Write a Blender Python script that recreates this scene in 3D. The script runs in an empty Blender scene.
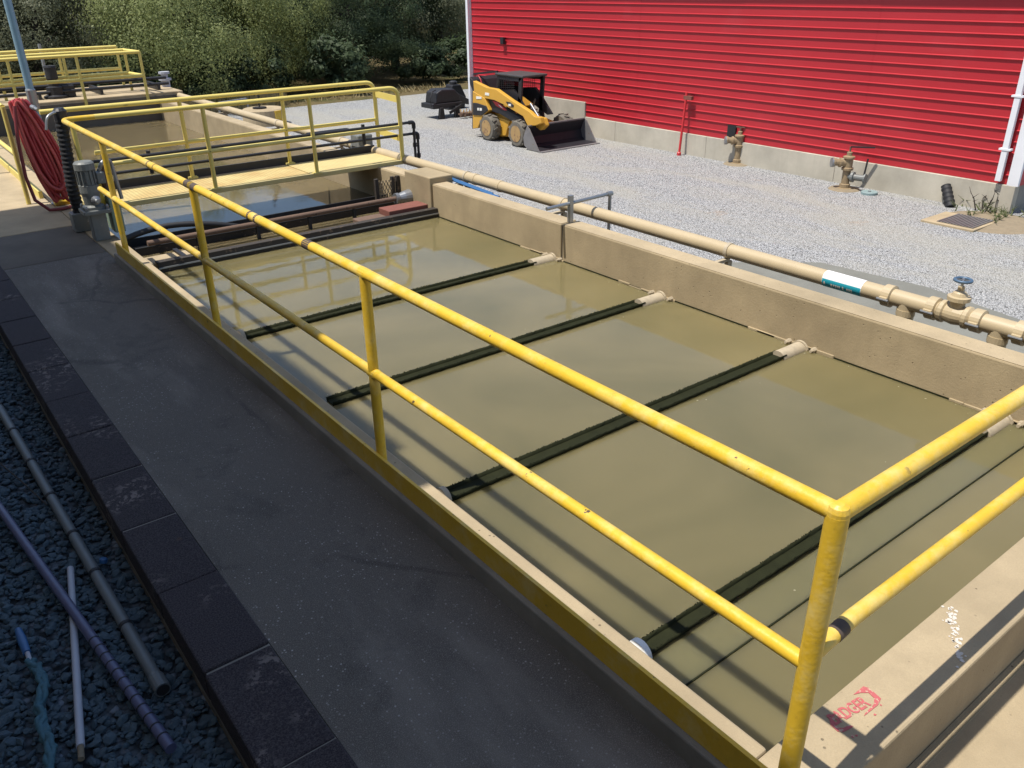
import bpy, math, random
from mathutils import Vector, Matrix
random.seed(7)
SC = bpy.context.scene
COL = SC.collection

# ------------------------------------------------------------------ camera
CAM_P = Vector((-1.914, -0.986, 2.448)); FPX = 825.7
YAW, PITCH, ROLL = (math.radians(a) for a in (-37.344, -26.119, -0.884))
FW = Vector((-math.sin(YAW)*math.cos(PITCH), math.cos(YAW)*math.cos(PITCH), math.sin(PITCH)))
_r = Vector((math.cos(YAW), math.sin(YAW), 0)); _u = _r.cross(FW)
RT = _r*math.cos(ROLL) + _u*math.sin(ROLL); UP = -_r*math.sin(ROLL) + _u*math.cos(ROLL)
cam = bpy.data.cameras.new('camera'); cam_o = bpy.data.objects.new('camera', cam); COL.objects.link(cam_o)
cam_o.matrix_world = Matrix(((RT.x, UP.x, -FW.x, CAM_P.x), (RT.y, UP.y, -FW.y, CAM_P.y), (RT.z, UP.z, -FW.z, CAM_P.z), (0, 0, 0, 1)))
cam.sensor_width = 36; cam.lens = FPX/1024*36; cam.clip_end = 2000; cam.clip_start = .05
SC.camera = cam_o

def un(u, v, axis, val):
    """the point where the ray of a photo pixel meets the plane axis = val"""
    d = FW + RT*((u-512)/FPX) + UP*((384-v)/FPX)
    return CAM_P + d*((val-CAM_P[axis])/d[axis])

# ------------------------------------------------------------------ sky, sun, exposure
SUN_TO = Vector((-.40, .085, 1)).normalized()
world = bpy.data.worlds.new('World'); SC.world = world; world.use_nodes = True
wn = world.node_tree; wn.nodes.clear()
sky = wn.nodes.new('ShaderNodeTexSky'); sky.sky_type = 'NISHITA'; sky.sun_disc = False
sky.sun_elevation = math.asin(SUN_TO.z); sky.sun_rotation = math.atan2(SUN_TO.x, SUN_TO.y)
sky.altitude = 300; sky.dust_density = 1.2; sky.ozone_density = 1.0
bg = wn.nodes.new('ShaderNodeBackground'); bg.inputs[1].default_value = .125
wo = wn.nodes.new('ShaderNodeOutputWorld')
wn.links.new(sky.outputs[0], bg.inputs[0]); wn.links.new(bg.outputs[0], wo.inputs[0])
sun = bpy.data.lights.new('sun', 'SUN'); sun.energy = 4.2; sun.angle = math.radians(.53); sun.color = (1, .95, .87)
sun_o = bpy.data.objects.new('sun', sun); COL.objects.link(sun_o)
sun_o.rotation_euler = SUN_TO.to_track_quat('Z', 'Y').to_euler()
SC.view_settings.view_transform = 'Standard'; SC.view_settings.look = 'None'
SC.view_settings.exposure = 0.5; SC.view_settings.gamma = 1
SC.render.engine = 'CYCLES'

# ------------------------------------------------------------------ materials
class NT:
    def __init__(s, name):
        s.m = bpy.data.materials.new(name); s.m.use_nodes = True; s.t = s.m.node_tree; s.t.nodes.clear()
        s.out = s.t.nodes.new('ShaderNodeOutputMaterial'); s.p = s.t.nodes.new('ShaderNodeBsdfPrincipled')
        s.t.links.new(s.p.outputs[0], s.out.inputs[0])
        s.co = s.t.nodes.new('ShaderNodeTexCoord').outputs['Object']
        s.geo = s.t.nodes.new('ShaderNodeNewGeometry').outputs['Position']
    def n(s, typ, **kw):
        o = s.t.nodes.new(typ)
        for k, v in kw.items():
            if k[0] == '_': o.inputs[k[1:].replace('_', ' ')].default_value = v
            else: setattr(o, k, v)
        return o
    def l(s, a, b): s.t.links.new(a, b)
    def scaled(s, sc, src=None):
        m = s.n('ShaderNodeMapping'); m.inputs['Scale'].default_value = sc; s.l(src or s.geo, m.inputs[0]); return m.outputs[0]
    def noise(s, scale, detail=4, rough=.55, vec=None, dist=0):
        o = s.n('ShaderNodeTexNoise', _Scale=scale, _Detail=detail, _Roughness=rough, _Distortion=dist); s.l(vec or s.geo, o.inputs['Vector']); return o.outputs['Fac']
    def voro(s, scale, out='Distance', feature='F1', vec=None, rnd=1):
        o = s.n('ShaderNodeTexVoronoi', _Scale=scale, _Randomness=rnd); o.feature = feature; s.l(vec or s.geo, o.inputs['Vector']); return o.outputs[out]
    def ramp(s, fac, stops):
        r = s.n('ShaderNodeValToRGB'); e = r.color_ramp.elements
        while len(e) < len(stops): e.new(.5)
        for i, (p, c) in enumerate(stops):
            e[i].position = p; e[i].color = (c, c, c, 1) if not isinstance(c, tuple) else (*c, 1)
        s.l(fac, r.inputs[0]); return r.outputs[0]
    def mix(s, fac, a, b, mode='MIX'):
        m = s.n('ShaderNodeMix', data_type='RGBA', blend_type=mode)
        for x, i in ((fac, 0), (a, 6), (b, 7)):
            if hasattr(x, 'is_linked') or hasattr(x, 'links'): s.l(x, m.inputs[i])
            else: m.inputs[i].default_value = x if i == 0 else (*x, 1)
        return m.outputs[2]
    def math(s, op, a, b=0.):
        m = s.n('ShaderNodeMath', operation=op)
        for x, i in ((a, 0), (b, 1)):
            if hasattr(x, 'links'): s.l(x, m.inputs[i])
            else: m.inputs[i].default_value = x
        return m.outputs[0]
    def n_col(s, scale):
        o = s.n('ShaderNodeTexNoise', _Scale=scale, _Detail=4); s.l(s.geo, o.inputs['Vector']); return o.outputs['Color']
    def bump(s, h, strength=.3, dist=.01):
        b = s.n('ShaderNodeBump', _Strength=strength, _Distance=dist); s.l(h, b.inputs['Height']); s.l(b.outputs[0], s.p.inputs['Normal'])
    def col(s, c):
        if hasattr(c, 'links'): s.l(c, s.p.inputs['Base Color'])
        else: s.p.inputs['Base Color'].default_value = (*c, 1)
    def set(s, **kw):
        for k, v in kw.items():
            i = s.p.inputs[k.replace('_', ' ')]
            if hasattr(v, 'links'): s.l(v, i)
            else: i.default_value = v
        return s

def simple(name, c, rough=.5, metal=0., var=.25, scale=8., bumpd=.0, spec=.5, c2=None, thr=None):
    t = NT(name)
    n = t.noise(scale, 5)
    c_lo = tuple(x*(1-var) for x in c)
    if c2: k = t.ramp(n, [(thr, 0.), (thr+.05, 1.)]); base = t.mix(k, t.mix(t.noise(scale*.4), c_lo, c), c2)
    else: base = t.mix(n, c_lo, tuple(min(1, x*(1+var*.6)) for x in c))
    t.col(base); t.set(Roughness=rough, Metallic=metal, Specular_IOR_Level=spec)
    if bumpd: t.bump(t.noise(scale*6, 5), .6, bumpd)
    return t.m

def concrete(name, c, pits=True, stain=.35, sc=1.):
    t = NT(name)
    big = t.noise(1.3*sc, 6, .6); streak = t.noise(1., 5, .6, t.scaled((5, 5, .5))); fine = t.noise(160, 3, .7)
    base = t.mix(t.ramp(big, [(.3, 0.), (.72, 1.)]), tuple(x*(1-stain) for x in c), tuple(min(1, x*1.1) for x in c))
    base = t.mix(t.math('MULTIPLY', t.ramp(streak, [(.5, 0.), (.75, 1.)]), .35), base, tuple(x*.62 for x in c))
    base = t.mix(t.math('MULTIPLY', t.ramp(fine, [(.35, 1.), (.6, 0.)]), .3), base, tuple(x*.6 for x in c))
    h = t.math('ADD', t.noise(45, 6, .7), t.math('MULTIPLY', fine, .35))
    if pits:
        p = t.ramp(t.voro(20), [(.08, 1.), (.14, 0.)]); sel = t.ramp(t.noise(6, 2), [(.5, 0.), (.6, 1.)])
        p = t.math('MULTIPLY', p, sel)
        base = t.mix(t.math('MULTIPLY', p, .8), base, tuple(x*.28 for x in c)); h = t.math('SUBTRACT', h, t.math('MULTIPLY', p, 2.))
    t.col(base); t.set(Roughness=.88, Specular_IOR_Level=.25); t.bump(h, .5, .006); return t.m

def yellow_paint():
    t = NT('yellow_paint')
    big = t.noise(2.2, 4); base = t.mix(big, (.58, .36, .02), (.72, .48, .045))
    fade = t.ramp(t.noise(5, 6, .7), [(.48, 0.), (.66, 1.)])
    base = t.mix(t.math('MULTIPLY', fade, .6), base, (.68, .55, .22))
    run = t.ramp(t.noise(9, 5, .7, t.scaled((1, .25, 1))), [(.58, 0.), (.7, 1.)]); base = t.mix(t.math('MULTIPLY', run, .3), base, (.40, .26, .03))
    grime = t.ramp(t.noise(26, 6, .7), [(.60, 0.), (.70, 1.)]); base = t.mix(t.math('MULTIPLY', grime, .35), base, (.30, .19, .03))
    chip = t.math('MULTIPLY', t.ramp(t.noise(16, 4, .6), [(.66, 0.), (.68, 1.)]), t.ramp(t.noise(3.1, 2), [(.52, 0.), (.6, 1.)]))
    base = t.mix(chip, base, (.09, .06, .04))
    t.col(base); t.set(Roughness=t.ramp(t.noise(30), [(.3, .33), (.7, .55)]), Specular_IOR_Level=.45)
    t.bump(t.math('SUBTRACT', t.noise(60, 4), t.math('MULTIPLY', chip, 1.)), .35, .004); return t.m

def gravel_mat(name, ca, cb, cc, scale, patch):
    t = NT(name)
    w = t.voro(scale, 'Color'); sep = t.n('ShaderNodeSeparateColor'); t.l(w, sep.inputs[0])
    d = t.voro(scale)
    base = t.mix(sep.outputs[0], ca, cb)
    base = t.mix(t.ramp(sep.outputs[1], [(.8, 0.), (.86, 1.)]), base, (.70, .69, .67) if patch else tuple(x*1.7 for x in cb))
    base = t.mix(t.ramp(sep.outputs[2], [(.16, 1.), (.22, 0.)]), base, tuple(x*.35 for x in ca))
    base = t.mix(t.math('MULTIPLY', t.ramp(d, [(.42, 0.), (.75, 1.)]), .8), base, tuple(x*.3 for x in ca))
    if patch:   # fines and dusty tracks worn along the yard, mud patches
        n = t.noise(.55, 5, .6, t.scaled((1.5, .45, 1)), .6)
        f = t.math('MULTIPLY', t.ramp(n, [(.44, 0.), (.62, 1.)]), .55)
        base = t.mix(f, base, t.mix(t.noise(70, 4, .7), (.30, .28, .22), cc))
        m = t.ramp(t.noise(.9, 5, .65), [(.66, 0.), (.72, 1.)])
        base = t.mix(t.math('MULTIPLY', m, .35), base, (.36, .26, .17))
    t.col(base); t.set(Roughness=.9, Specular_IOR_Level=.2)
    t.bump(t.math('MULTIPLY', t.math('SUBTRACT', 1., d), t.math('ADD', sep.outputs[1], .4)), .9, .02); return t.m

def asphalt_mat():
    t = NT('asphalt')
    n = t.noise(1.1, 5, .6); base = t.mix(n, (.078, .068, .056), (.135, .118, .098))
    base = t.mix(t.ramp(t.noise(.8, 4, .6, t.scaled((2.5, .6, 1))), [(.52, 0.), (.68, 1.)]), base, (.18, .16, .135))
    w = t.voro(75, 'Color'); sep = t.n('ShaderNodeSeparateColor'); t.l(w, sep.inputs[0]); d = t.voro(75)
    sp = t.math('MULTIPLY', t.ramp(sep.outputs[0], [(.80, 0.), (.93, 1.)]), t.ramp(d, [(.2, 1.), (.42, 0.)]))
    sp = t.math('MULTIPLY', sp, t.math('POWER', sep.outputs[2], 1.6))
    sp = t.math('MULTIPLY', sp, t.ramp(t.noise(1.7, 3), [(.42, .35), (.62, 1.)]))
    base = t.mix(sp, base, (.55, .53, .50))
    ck = t.n('ShaderNodeTexVoronoi', _Scale=.62); ck.feature = 'DISTANCE_TO_EDGE'; t.l(t.scaled((1, 1, 1), t.mix(.12, t.geo, t.n_col(3.))), ck.inputs['Vector'])
    crack = t.math('MULTIPLY', t.ramp(ck.outputs['Distance'], [(.004, 1.), (.012, 0.)]), t.ramp(t.noise(.9, 2), [(.48, 0.), (.56, 1.)]))
    base = t.mix(t.math('MULTIPLY', crack, .4), base, (.008, .008, .008))
    tar = t.ramp(t.noise(2.2, 5, .65, None, .4), [(.56, 0.), (.66, 1.)]); base = t.mix(t.math('MULTIPLY', tar, .55), base, (.050, .045, .038))
    base = t.mix(t.math('MULTIPLY', t.ramp(t.noise(230, 2), [(.5, 0.), (.7, 1.)]), .75), base, (.27, .25, .22))
    t.col(base); t.set(Roughness=.82, Specular_IOR_Level=.3); t.bump(t.noise(130, 5, .7), .7, .006); return t.m

def block_mat():
    t = NT('black_painted_block')
    base = t.mix(t.ramp(t.noise(140, 3, .7), [(.38, 0.), (.64, 1.)]), (.015, .012, .014), (.070, .058, .062))
    peel = t.math('MULTIPLY', t.ramp(t.noise(24, 6, .7), [(.53, 0.), (.57, 1.)]), t.ramp(t.noise(1.9, 3, .5), [(.50, 0.), (.62, 1.)]))
    base = t.mix(peel, base, (.20, .17, .155))
    base = t.mix(t.math('MULTIPLY', t.ramp(t.noise(4.5, 2), [(.7, 0.), (.76, 1.)]), .5), base, (.12, .06, .03))
    t.col(base); t.set(Roughness=.8, Specular_IOR_Level=.3)
    t.bump(t.math('SUBTRACT', t.noise(150, 4, .75), t.math('MULTIPLY', peel, .8)), .8, .005); return t.m

def water_mat(name, c, c2, rip=.004):
    t = NT(name)
    n = t.ramp(t.noise(.5, 3, .5, None, .8), [(.32, 0.), (.68, 1.)]); fine = t.noise(2.3, 4, .55)
    base = t.mix(n, c, c2); base = t.mix(t.math('MULTIPLY', fine, .25), base, tuple(x*.8 for x in c))
    t.col(base); t.set(Roughness=.03, IOR=1.38, Specular_IOR_Level=.5, Subsurface_Weight=1., Subsurface_Scale=.11)
    t.p.subsurface_method = 'BURLEY'; t.p.inputs['Subsurface Radius'].default_value = (1, .9, .6)
    t.bump(t.noise(3.4, 3, .5, t.scaled((1, 1.6, 1))), .25, rip); return t.m

def siding_mat():
    t = NT('red_siding')
    base = t.mix(t.noise(.7, 4), (.385, .017, .026), (.44, .024, .034))
    fade = t.ramp(t.noise(1.3, 6, .65, t.scaled((1, .5, .9))), [(.56, 0.), (.72, 1.)])
    base = t.mix(t.math('MULTIPLY', fade, .10), base, (.55, .13, .15))
    t.col(base); t.set(Roughness=.38, Specular_IOR_Level=.5); return t.m

def leaf_mat(name, c, c2):
    t = NT(name)
    oi = t.n('ShaderNodeObjectInfo').outputs['Random']
    n = t.noise(.9, 3); base = t.mix(t.math('ADD', t.math('MULTIPLY', n, 1.3), -.15), c, c2)
    base = t.mix(t.math('MULTIPLY', t.voro(1.6, 'Distance'), .6), base, tuple(x*.6 for x in c))
    base = t.mix(t.math('MULTIPLY', oi, .35), base, tuple(x*.7 for x in c))
    t.col(base); t.set(Roughness=.55, Specular_IOR_Level=.3)
    tr = t.n('ShaderNodeBsdfTranslucent'); t.l(base, tr.inputs[0])
    mx = t.n('ShaderNodeMixShader'); mx.inputs[0].default_value = .5
    t.l(t.p.outputs[0], mx.inputs[1]); t.l(tr.outputs[0], mx.inputs[2]); t.l(mx.outputs[0], t.out.inputs[0]); return t.m

def grating_mat(name, c, rust):
    t = NT(name)
    br = t.n('ShaderNodeTexBrick', _Scale=1., _Brick_Width=.05, _Row_Height=.05, _Mortar_Size=.014); br.offset = 0
    t.l(t.geo, br.inputs['Vector'])
    base = t.mix(t.ramp(t.noise(2.6, 5, .65), [(.4, 0.), (.66, 1.)]), c, rust)
    base = t.mix(t.math('MULTIPLY', br.outputs['Fac'], .0), base, c)
    hole = t.math('SUBTRACT', 1., br.outputs['Fac'])
    base = t.mix(t.math('MULTIPLY', hole, .45), base, tuple(x*.3 for x in c))
    t.col(base); t.set(Roughness=.8); t.bump(br.outputs['Fac'], .8, .01); return t.m

def ground_far_mat():
    t = NT('dry_grass')
    n = t.noise(.25, 5, .6); base = t.mix(n, (.10, .08, .04), (.22, .17, .085))
    base = t.mix(t.ramp(t.noise(.5, 4), [(.5, 0.), (.62, 1.)]), base, (.07, .08, .03))
    t.col(base); t.set(Roughness=.95, Specular_IOR_Level=.1); t.bump(t.noise(6, 5, .7), .8, .2); return t.m

M = dict(
    yellow=yellow_paint(), asphalt=asphalt_mat(), block=block_mat(), siding=siding_mat(),
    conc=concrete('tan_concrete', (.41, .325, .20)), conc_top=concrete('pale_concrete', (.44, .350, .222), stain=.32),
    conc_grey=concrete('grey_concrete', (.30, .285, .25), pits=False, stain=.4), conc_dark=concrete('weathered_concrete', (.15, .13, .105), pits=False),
    conc_pad=concrete('wet_pad_concrete', (.20, .20, .175), pits=False, stain=.2),
    conc_found=concrete('foundation_concrete', (.50, .46, .375), pits=False, stain=.25),
    gravel=gravel_mat('yard_gravel', (.32, .328, .332), (.51, .515, .515), (.47, .455, .40), 55, True),
    gravel_left=gravel_mat('dark_gravel', (.05, .065, .075), (.10, .12, .14), (.3, .3, .3), 26, False),
    water=water_mat('murky_water', (.122, .106, .049), (.192, .157, .075)), water_far=water_mat('dark_basin_water', (.120, .095, .050), (.15, .118, .064)),
    algae=simple('algae_trough', (.020, .022, .009), .75, 0, .45, 14, .004, spec=.12),
    pvc=simple('beige_pipe_paint', (.455, .365, .225), .45, 0, .15, 5), pvc_grime=simple('grimy_beige', (.44, .37, .26), .6, 0, .35, 20),
    white=simple('white_plastic', (.78, .78, .76), .4, 0, .08, 6), white_metal=simple('white_trim', (.74, .75, .78), .4, 0, .08, 3),
    dark=simple('dark_steel', (.030, .030, .034), .5, .3, .4, 12), black=simple('black_rubber', (.014, .014, .016), .65, 0, .3, 12),
    rust=simple('rusty_steel', (.17, .105, .072), .85, .0, .45, 14, .004, c2=(.06, .04, .03), thr=.64),
    rust_red=simple('rusty_red_plate', (.20, .07, .05), .85, 0, .35, 12, .004),
    brown_steel=simple('brown_channel_steel', (.055, .045, .036), .7, .2, .4, 16, .004, c2=(.14, .10, .07), thr=.62),
    galv=simple('galvanised_steel', (.33, .34, .35), .42, .75, .2, 15), motor=simple('grey_motor_paint', (.20, .21, .20), .5, .1, .35, 14, .002, c2=(.36, .34, .30), thr=.62),
    green=simple('pale_green_plate', (.20, .28, .21), .6, 0, .25, 9), hose_faded=simple('faded_red_hose', (.56, .10, .09), .5, 0, .3, 20), hose=simple('red_hose', (.44, .045, .05), .42, 0, .25, 20),
    blue=simple('blue_pvc', (.035, .12, .28), .4, 0, .15, 9), blue_pole=simple('pale_blue_conduit', (.22, .36, .46), .4, .1, .15, 9),
    band=simple('rust_band', (.085, .06, .045), .7, 0, .35, 30),
    tan_paint=simple('tan_hydrant_paint', (.30, .22, .125), .6, 0, .5, 22, .003), grey_pipe=simple('grey_conduit', (.13, .145, .145), .45, 0, .2, 8),
    lilac_pipe=simple('lilac_conduit', (.10, .105, .18), .35, .1, .25, 25), white_pipe=simple('off_white_pipe', (.42, .43, .47), .5, 0, .15, 9),
    rope=simple('teal_rope', (.07, .17, .21), .85, 0, .4, 60, .01), stone=simple('dark_stone', (.055, .090, .112), .75, 0, .55, 9, .004),
    cat=simple('loader_yellow', (.62, .34, .045), .45, 0, .18, 6, c2=(.38, .23, .08), thr=.66), cat_black=simple('loader_black', (.022, .022, .026), .5, .1, .3, 8),
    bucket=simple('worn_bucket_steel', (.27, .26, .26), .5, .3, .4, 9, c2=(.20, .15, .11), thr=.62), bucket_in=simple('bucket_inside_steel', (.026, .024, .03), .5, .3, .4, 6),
    tyre=simple('dusty_tyre', (.15, .135, .11), .9, 0, .35, 14, .006), rim=simple('muddy_rim', (.45, .29, .12), .7, 0, .4, 9, c2=(.22, .13, .07), thr=.55),
    red=simple('red_paint', (.52, .03, .035), .45, 0, .15, 9), decal=simple('white_decal', (.75, .73, .66), .5, 0, .1, 30), teal=simple('teal_label', (.02, .33, .42), .4, 0, .12, 20),
    stamp=simple('red_stamp_ink', (.50, .12, .12), .85, 0, .25, 60, c2=(.47, .33, .24), thr=.56), paint_spill=simple('white_paint_spill', (.60, .55, .48), .8, 0, .2, 60),
    scum=simple('scum', (.30, .27, .17), .8, 0, .3, 30), mud=simple('brown_soil', (.25, .20, .13), .9, 0, .3, 12, .01),
    bark=simple('bark', (.045, .036, .028), .9, 0, .4, 8, .02), grass=ground_far_mat(), straw=simple('dry_straw', (.46, .36, .17), .85, 0, .35, 3), weed=simple('green_weed', (.10, .12, .04), .8, 0, .4, 3),
    leaf_a=leaf_mat('willow_leaf', (.28, .325, .115), (.43, .46, .20)), leaf_b=leaf_mat('oak_leaf', (.070, .105, .050), (.13, .172, .082)),
    leaf_c=leaf_mat('olive_leaf', (.165, .182, .105), (.28, .29, .18)), leaf_d=leaf_mat('dark_oak_leaf', (.055, .075, .040), (.10, .12, .065)),
    grate_tan=grating_mat('tan_grating', (.58, .48, .21), (.56, .42, .18)), grate_rust=grating_mat('rusty_grating', (.56, .45, .19), (.47, .32, .12)),
    wall_tan=concrete('plant_wall', (.45, .38, .29), pits=False), glass=simple('dark_glass', (.01, .012, .014), .08, 0, .1, 3),
)

# ------------------------------------------------------------------ mesh helpers
ORIG = {}
def V(*a): return Vector(a)
class MB:
    def __init__(s): s.v = []; s.f = []; s.sm = []
    def add(s, vs, fs, smooth=False):
        o = len(s.v); s.v += [Vector(p) for p in vs]; s.f += [tuple(i+o for i in f) for f in fs]; s.sm += [smooth]*len(fs); return s
    def box(s, x0, x1, y0, y1, z0, z1):
        return s.add([(x, y, z) for z in (z0, z1) for y in (y0, y1) for x in (x0, x1)], [(0, 2, 3, 1), (4, 5, 7, 6), (0, 1, 5, 4), (1, 3, 7, 5), (3, 2, 6, 7), (2, 0, 4, 6)])
    def obox(s, c, size, rot):
        c = Vector(c); h = Vector(size)*.5
        return s.add([c + rot @ Vector((x*h.x, y*h.y, z*h.z)) for z in (-1, 1) for y in (-1, 1) for x in (-1, 1)], [(0, 2, 3, 1), (4, 5, 7, 6), (0, 1, 5, 4), (1, 3, 7, 5), (3, 2, 6, 7), (2, 0, 4, 6)])
    def bar(s, p, q, w, h, up=(0, 0, 1)):
        p, q = Vector(p), Vector(q); d = (q-p); L = d.length; d.normalize(); sd = d.cross(Vector(up)).normalized(); u = sd.cross(d)
        return s.obox((p+q)/2, (L, w, h), Matrix((d, sd, u)).transposed())
    def tube(s, pts, r, seg=12, caps=True):
        pts = [Vector(p) for p in pts]; n = len(pts); rs = r if isinstance(r, (list, tuple)) else [r]*n
        d0 = (pts[1]-pts[0]).normalized(); a = d0.orthogonal().normalized(); vs = []; fs = []; prev = d0
        for i, p in enumerate(pts):
            d = ((pts[min(i+1, n-1)]-pts[max(i-1, 0)])).normalized()
            a = prev.rotation_difference(d) @ a; a = (a - d*a.dot(d)).normalized(); b = d.cross(a); prev = d
            vs += [p + (a*math.cos(t) + b*math.sin(t))*rs[i] for t in (2*math.pi*k/seg for k in range(seg))]
        for i in range(n-1):
            for k in range(seg):
                k2 = (k+1) % seg; fs.append((i*seg+k, i*seg+k2, (i+1)*seg+k2, (i+1)*seg+k))
        s.add(vs, fs, True)
        if caps: s.add(vs[:seg], [tuple(reversed(range(seg)))]); s.add(vs[-seg:], [tuple(range(seg))])
        return s
    def lathe(s, base, axis, prof, seg=16):
        """prof: list of (radius, distance along axis)"""
        base = Vector(base); ax = Vector(axis).normalized(); a = ax.orthogonal().normalized(); b = ax.cross(a); vs = []; fs = []; n = len(prof)
        for r, h in prof: vs += [base + ax*h + (a*math.cos(t)+b*math.sin(t))*r for t in (2*math.pi*k/seg for k in range(seg))]
        for i in range(n-1):
            for k in range(seg): fs.append((i*seg+k, i*seg+(k+1) % seg, (i+1)*seg+(k+1) % seg, (i+1)*seg+k))
        s.add(vs, fs, False); s.add(vs[:seg], [tuple(reversed(range(seg)))]); s.add(vs[-seg:], [tuple(range(seg))]); return s
    def prism(s, poly, off):
        """poly: 3D outline, extruded by vector off"""
        poly = [Vector(p) for p in poly]; off = Vector(off); n = len(poly)
        nr = sum(((poly[i]-poly[0]).cross(poly[(i+1) % n]-poly[0]) for i in range(n)), Vector())
        if nr.dot(off) > 0: poly.reverse()
        vs = poly + [p+off for p in poly]
        return s.add(vs, [tuple(range(n)), tuple(reversed(range(n, 2*n)))] + [(i, n+i, n+(i+1) % n, (i+1) % n) for i in range(n)])
    def build(s, name, mat, parent=None, bevel=0., bseg=2, smooth=None):
        o0 = ORIG.get(parent.name, Vector()) if parent else Vector()
        me = bpy.data.meshes.new(name); me.from_pydata([tuple(p-o0) for p in s.v], [], s.f)
        for p, k in zip(me.polygons, s.sm): p.use_smooth = k if smooth is None else smooth
        me.materials.append(M[mat] if isinstance(mat, str) else mat); me.update()
        ob = bpy.data.objects.new(name, me); COL.objects.link(ob)
        if bevel:
            b = ob.modifiers.new('bevel', 'BEVEL'); b.width = bevel; b.segments = bseg; b.limit_method = 'ANGLE'; b.angle_limit = math.radians(40)
        if parent: ob.parent = parent; ORIG[ob.name] = o0
        return ob

def tag(o, label=None, cat=None, group=None, kind=None):
    for k, v in (('label', label), ('category', cat), ('group', group), ('kind', kind)):
        if v: o[k] = v
    return o
def thing(name, label, cat, loc, group=None):
    o = bpy.data.objects.new(name, None); COL.objects.link(o); o.location = loc; o.empty_display_size = .1
    ORIG[o.name] = Vector(loc); return tag(o, label, cat, group)
def copy_tree(o, loc, label=None):
    c = o.copy(); COL.objects.link(c); c.location = loc
    if label: c['label'] = label
    for ch in [k for k in bpy.data.objects if k.parent == o]:
        d = ch.copy(); COL.objects.link(d); d.parent = c
        for g in [k for k in bpy.data.objects if k.parent == ch]:
            e = g.copy(); COL.objects.link(e); e.parent = d
    return c
def bend(pts, rad, n=6):
    """round the inner corners of a polyline"""
    pts = [Vector(p) for p in pts]; out = [pts[0]]
    for i in range(1, len(pts)-1):
        a, b, c = pts[i-1], pts[i], pts[i+1]; u = (a-b); w = (c-b); r = min(rad, u.length*.49, w.length*.49)
        p, q = b+u.normalized()*r, b+w.normalized()*r
        for k in range(n+1):
            t = k/n; out.append(p*(1-t)**2 + b*2*t*(1-t) + q*t*t)
    return out + [pts[-1]]
def densify(pts, step=.3):
    out = []
    for a, b in zip(pts, pts[1:]):
        a, b = Vector(a), Vector(b); k = max(1, int((b-a).length/step)); out += [a.lerp(b, i/k) for i in range(k)]
    return out + [Vector(pts[-1])]

# ------------------------------------------------------------------ levels
H = 1.07; MID = .49; ZT = -.22; ZW = -.42; XR = 4.0; G = -1.3; GL = -.45; PR = .030

# ------------------------------------------------------------------ ground
g = MB().add([(-400, -300, G), (500, -300, G), (500, 26.6, G), (-400, 26.6, G)], [(0, 1, 2, 3)])
tag(g.build('gravel_yard', 'gravel'), kind='structure')
g = MB(); N = 40; rnd = random.Random(3)
ys = [26.0, 27, 29, 32, 36, 42, 50, 60, 75, 95, 125, 170, 240, 400]
def hz(x, y):
    if y < 27.5: return G-.02 if y < 26.5 else G+.03
    return G + min(1, (y-27.5)/70)**1.3*6 + .5*math.sin(x*.13+y*.07)*min(1, (y-27)/20) + .4*math.sin(x*.31-y*.11)*min(1, (y-27)/20)
for y in ys:
    for i in range(N+1): x = -200 + 500*i/N; g.v.append(V(x, y, hz(x, y)))
for j in range(len(ys)-1):
    for i in range(N): a = j*(N+1)+i; g.f.append((a, a+1, a+N+2, a+N+1)); g.sm.append(True)
tag(g.build('hillside', 'grass'), kind='structure')
# left gravel bed beside the walkway
g = MB().add([(-3.35, -9, GL-.03), (-1.37, -9, GL-.03), (-1.37, 16, GL-.03), (-3.35, 16, GL-.03)], [(0, 1, 2, 3)])
tag(g.build('gravel_bed', 'gravel_left'), kind='structure')
g = MB().box(-4.45, -1.36, -9.1, 16.1, G-.1, GL-.04)
tag(g.build('bed_fill', 'mud'), kind='structure')
ico = [(0, 0, 1)] + [(.894*math.cos(math.radians(72*i)), .894*math.sin(math.radians(72*i)), .447) for i in range(5)] + [(.894*math.cos(math.radians(72*i+36)), .894*math.sin(math.radians(72*i+36)), -.447) for i in range(5)] + [(0, 0, -1)]
icf = [(0, 1+i, 1+(i+1) % 5) for i in range(5)] + [(1+i, 6+i, 1+(i+1) % 5) for i in range(5)] + [(1+(i+1) % 5, 6+i, 6+(i+1) % 5) for i in range(5)] + [(11, 6+(i+1) % 5, 6+i) for i in range(5)]
def stones(n, region, zf, smin, smax, rnd):
    m = MB()
    for _ in range(n):
        x, y = region(rnd); s = rnd.uniform(smin, smax)*(1.5 if rnd.random() < .08 else 1)
        sc = Vector((s*rnd.uniform(.8, 1.5), s*rnd.uniform(.6, 1.1), s*rnd.uniform(.35, .7)))
        rot = Matrix.Rotation(rnd.uniform(0, 6.28), 3, 'Z') @ Matrix.Rotation(rnd.gauss(0, .4), 3, 'X') @ Matrix.Rotation(rnd.gauss(0, .4), 3, 'Y')
        c = Vector((x, y, zf + rnd.uniform(-.3, .5)*s))
        m.add([c + rot @ Vector((p[0]*sc.x*rnd.uniform(.75, 1.2), p[1]*sc.y*rnd.uniform(.75, 1.2), p[2]*sc.z*rnd.uniform(.75, 1.2))) for p in ico], icf)
    return m
m = stones(11500, lambda r: (r.uniform(-2.9, -1.385), 1.1 + 8.5*r.random()**1.25), GL-.02, .013, .027, random.Random(5))
tag(m.build('loose_stones', 'stone'), 'dark angular gravel lying loose beside the walkway', 'gravel', kind='stuff')

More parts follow.
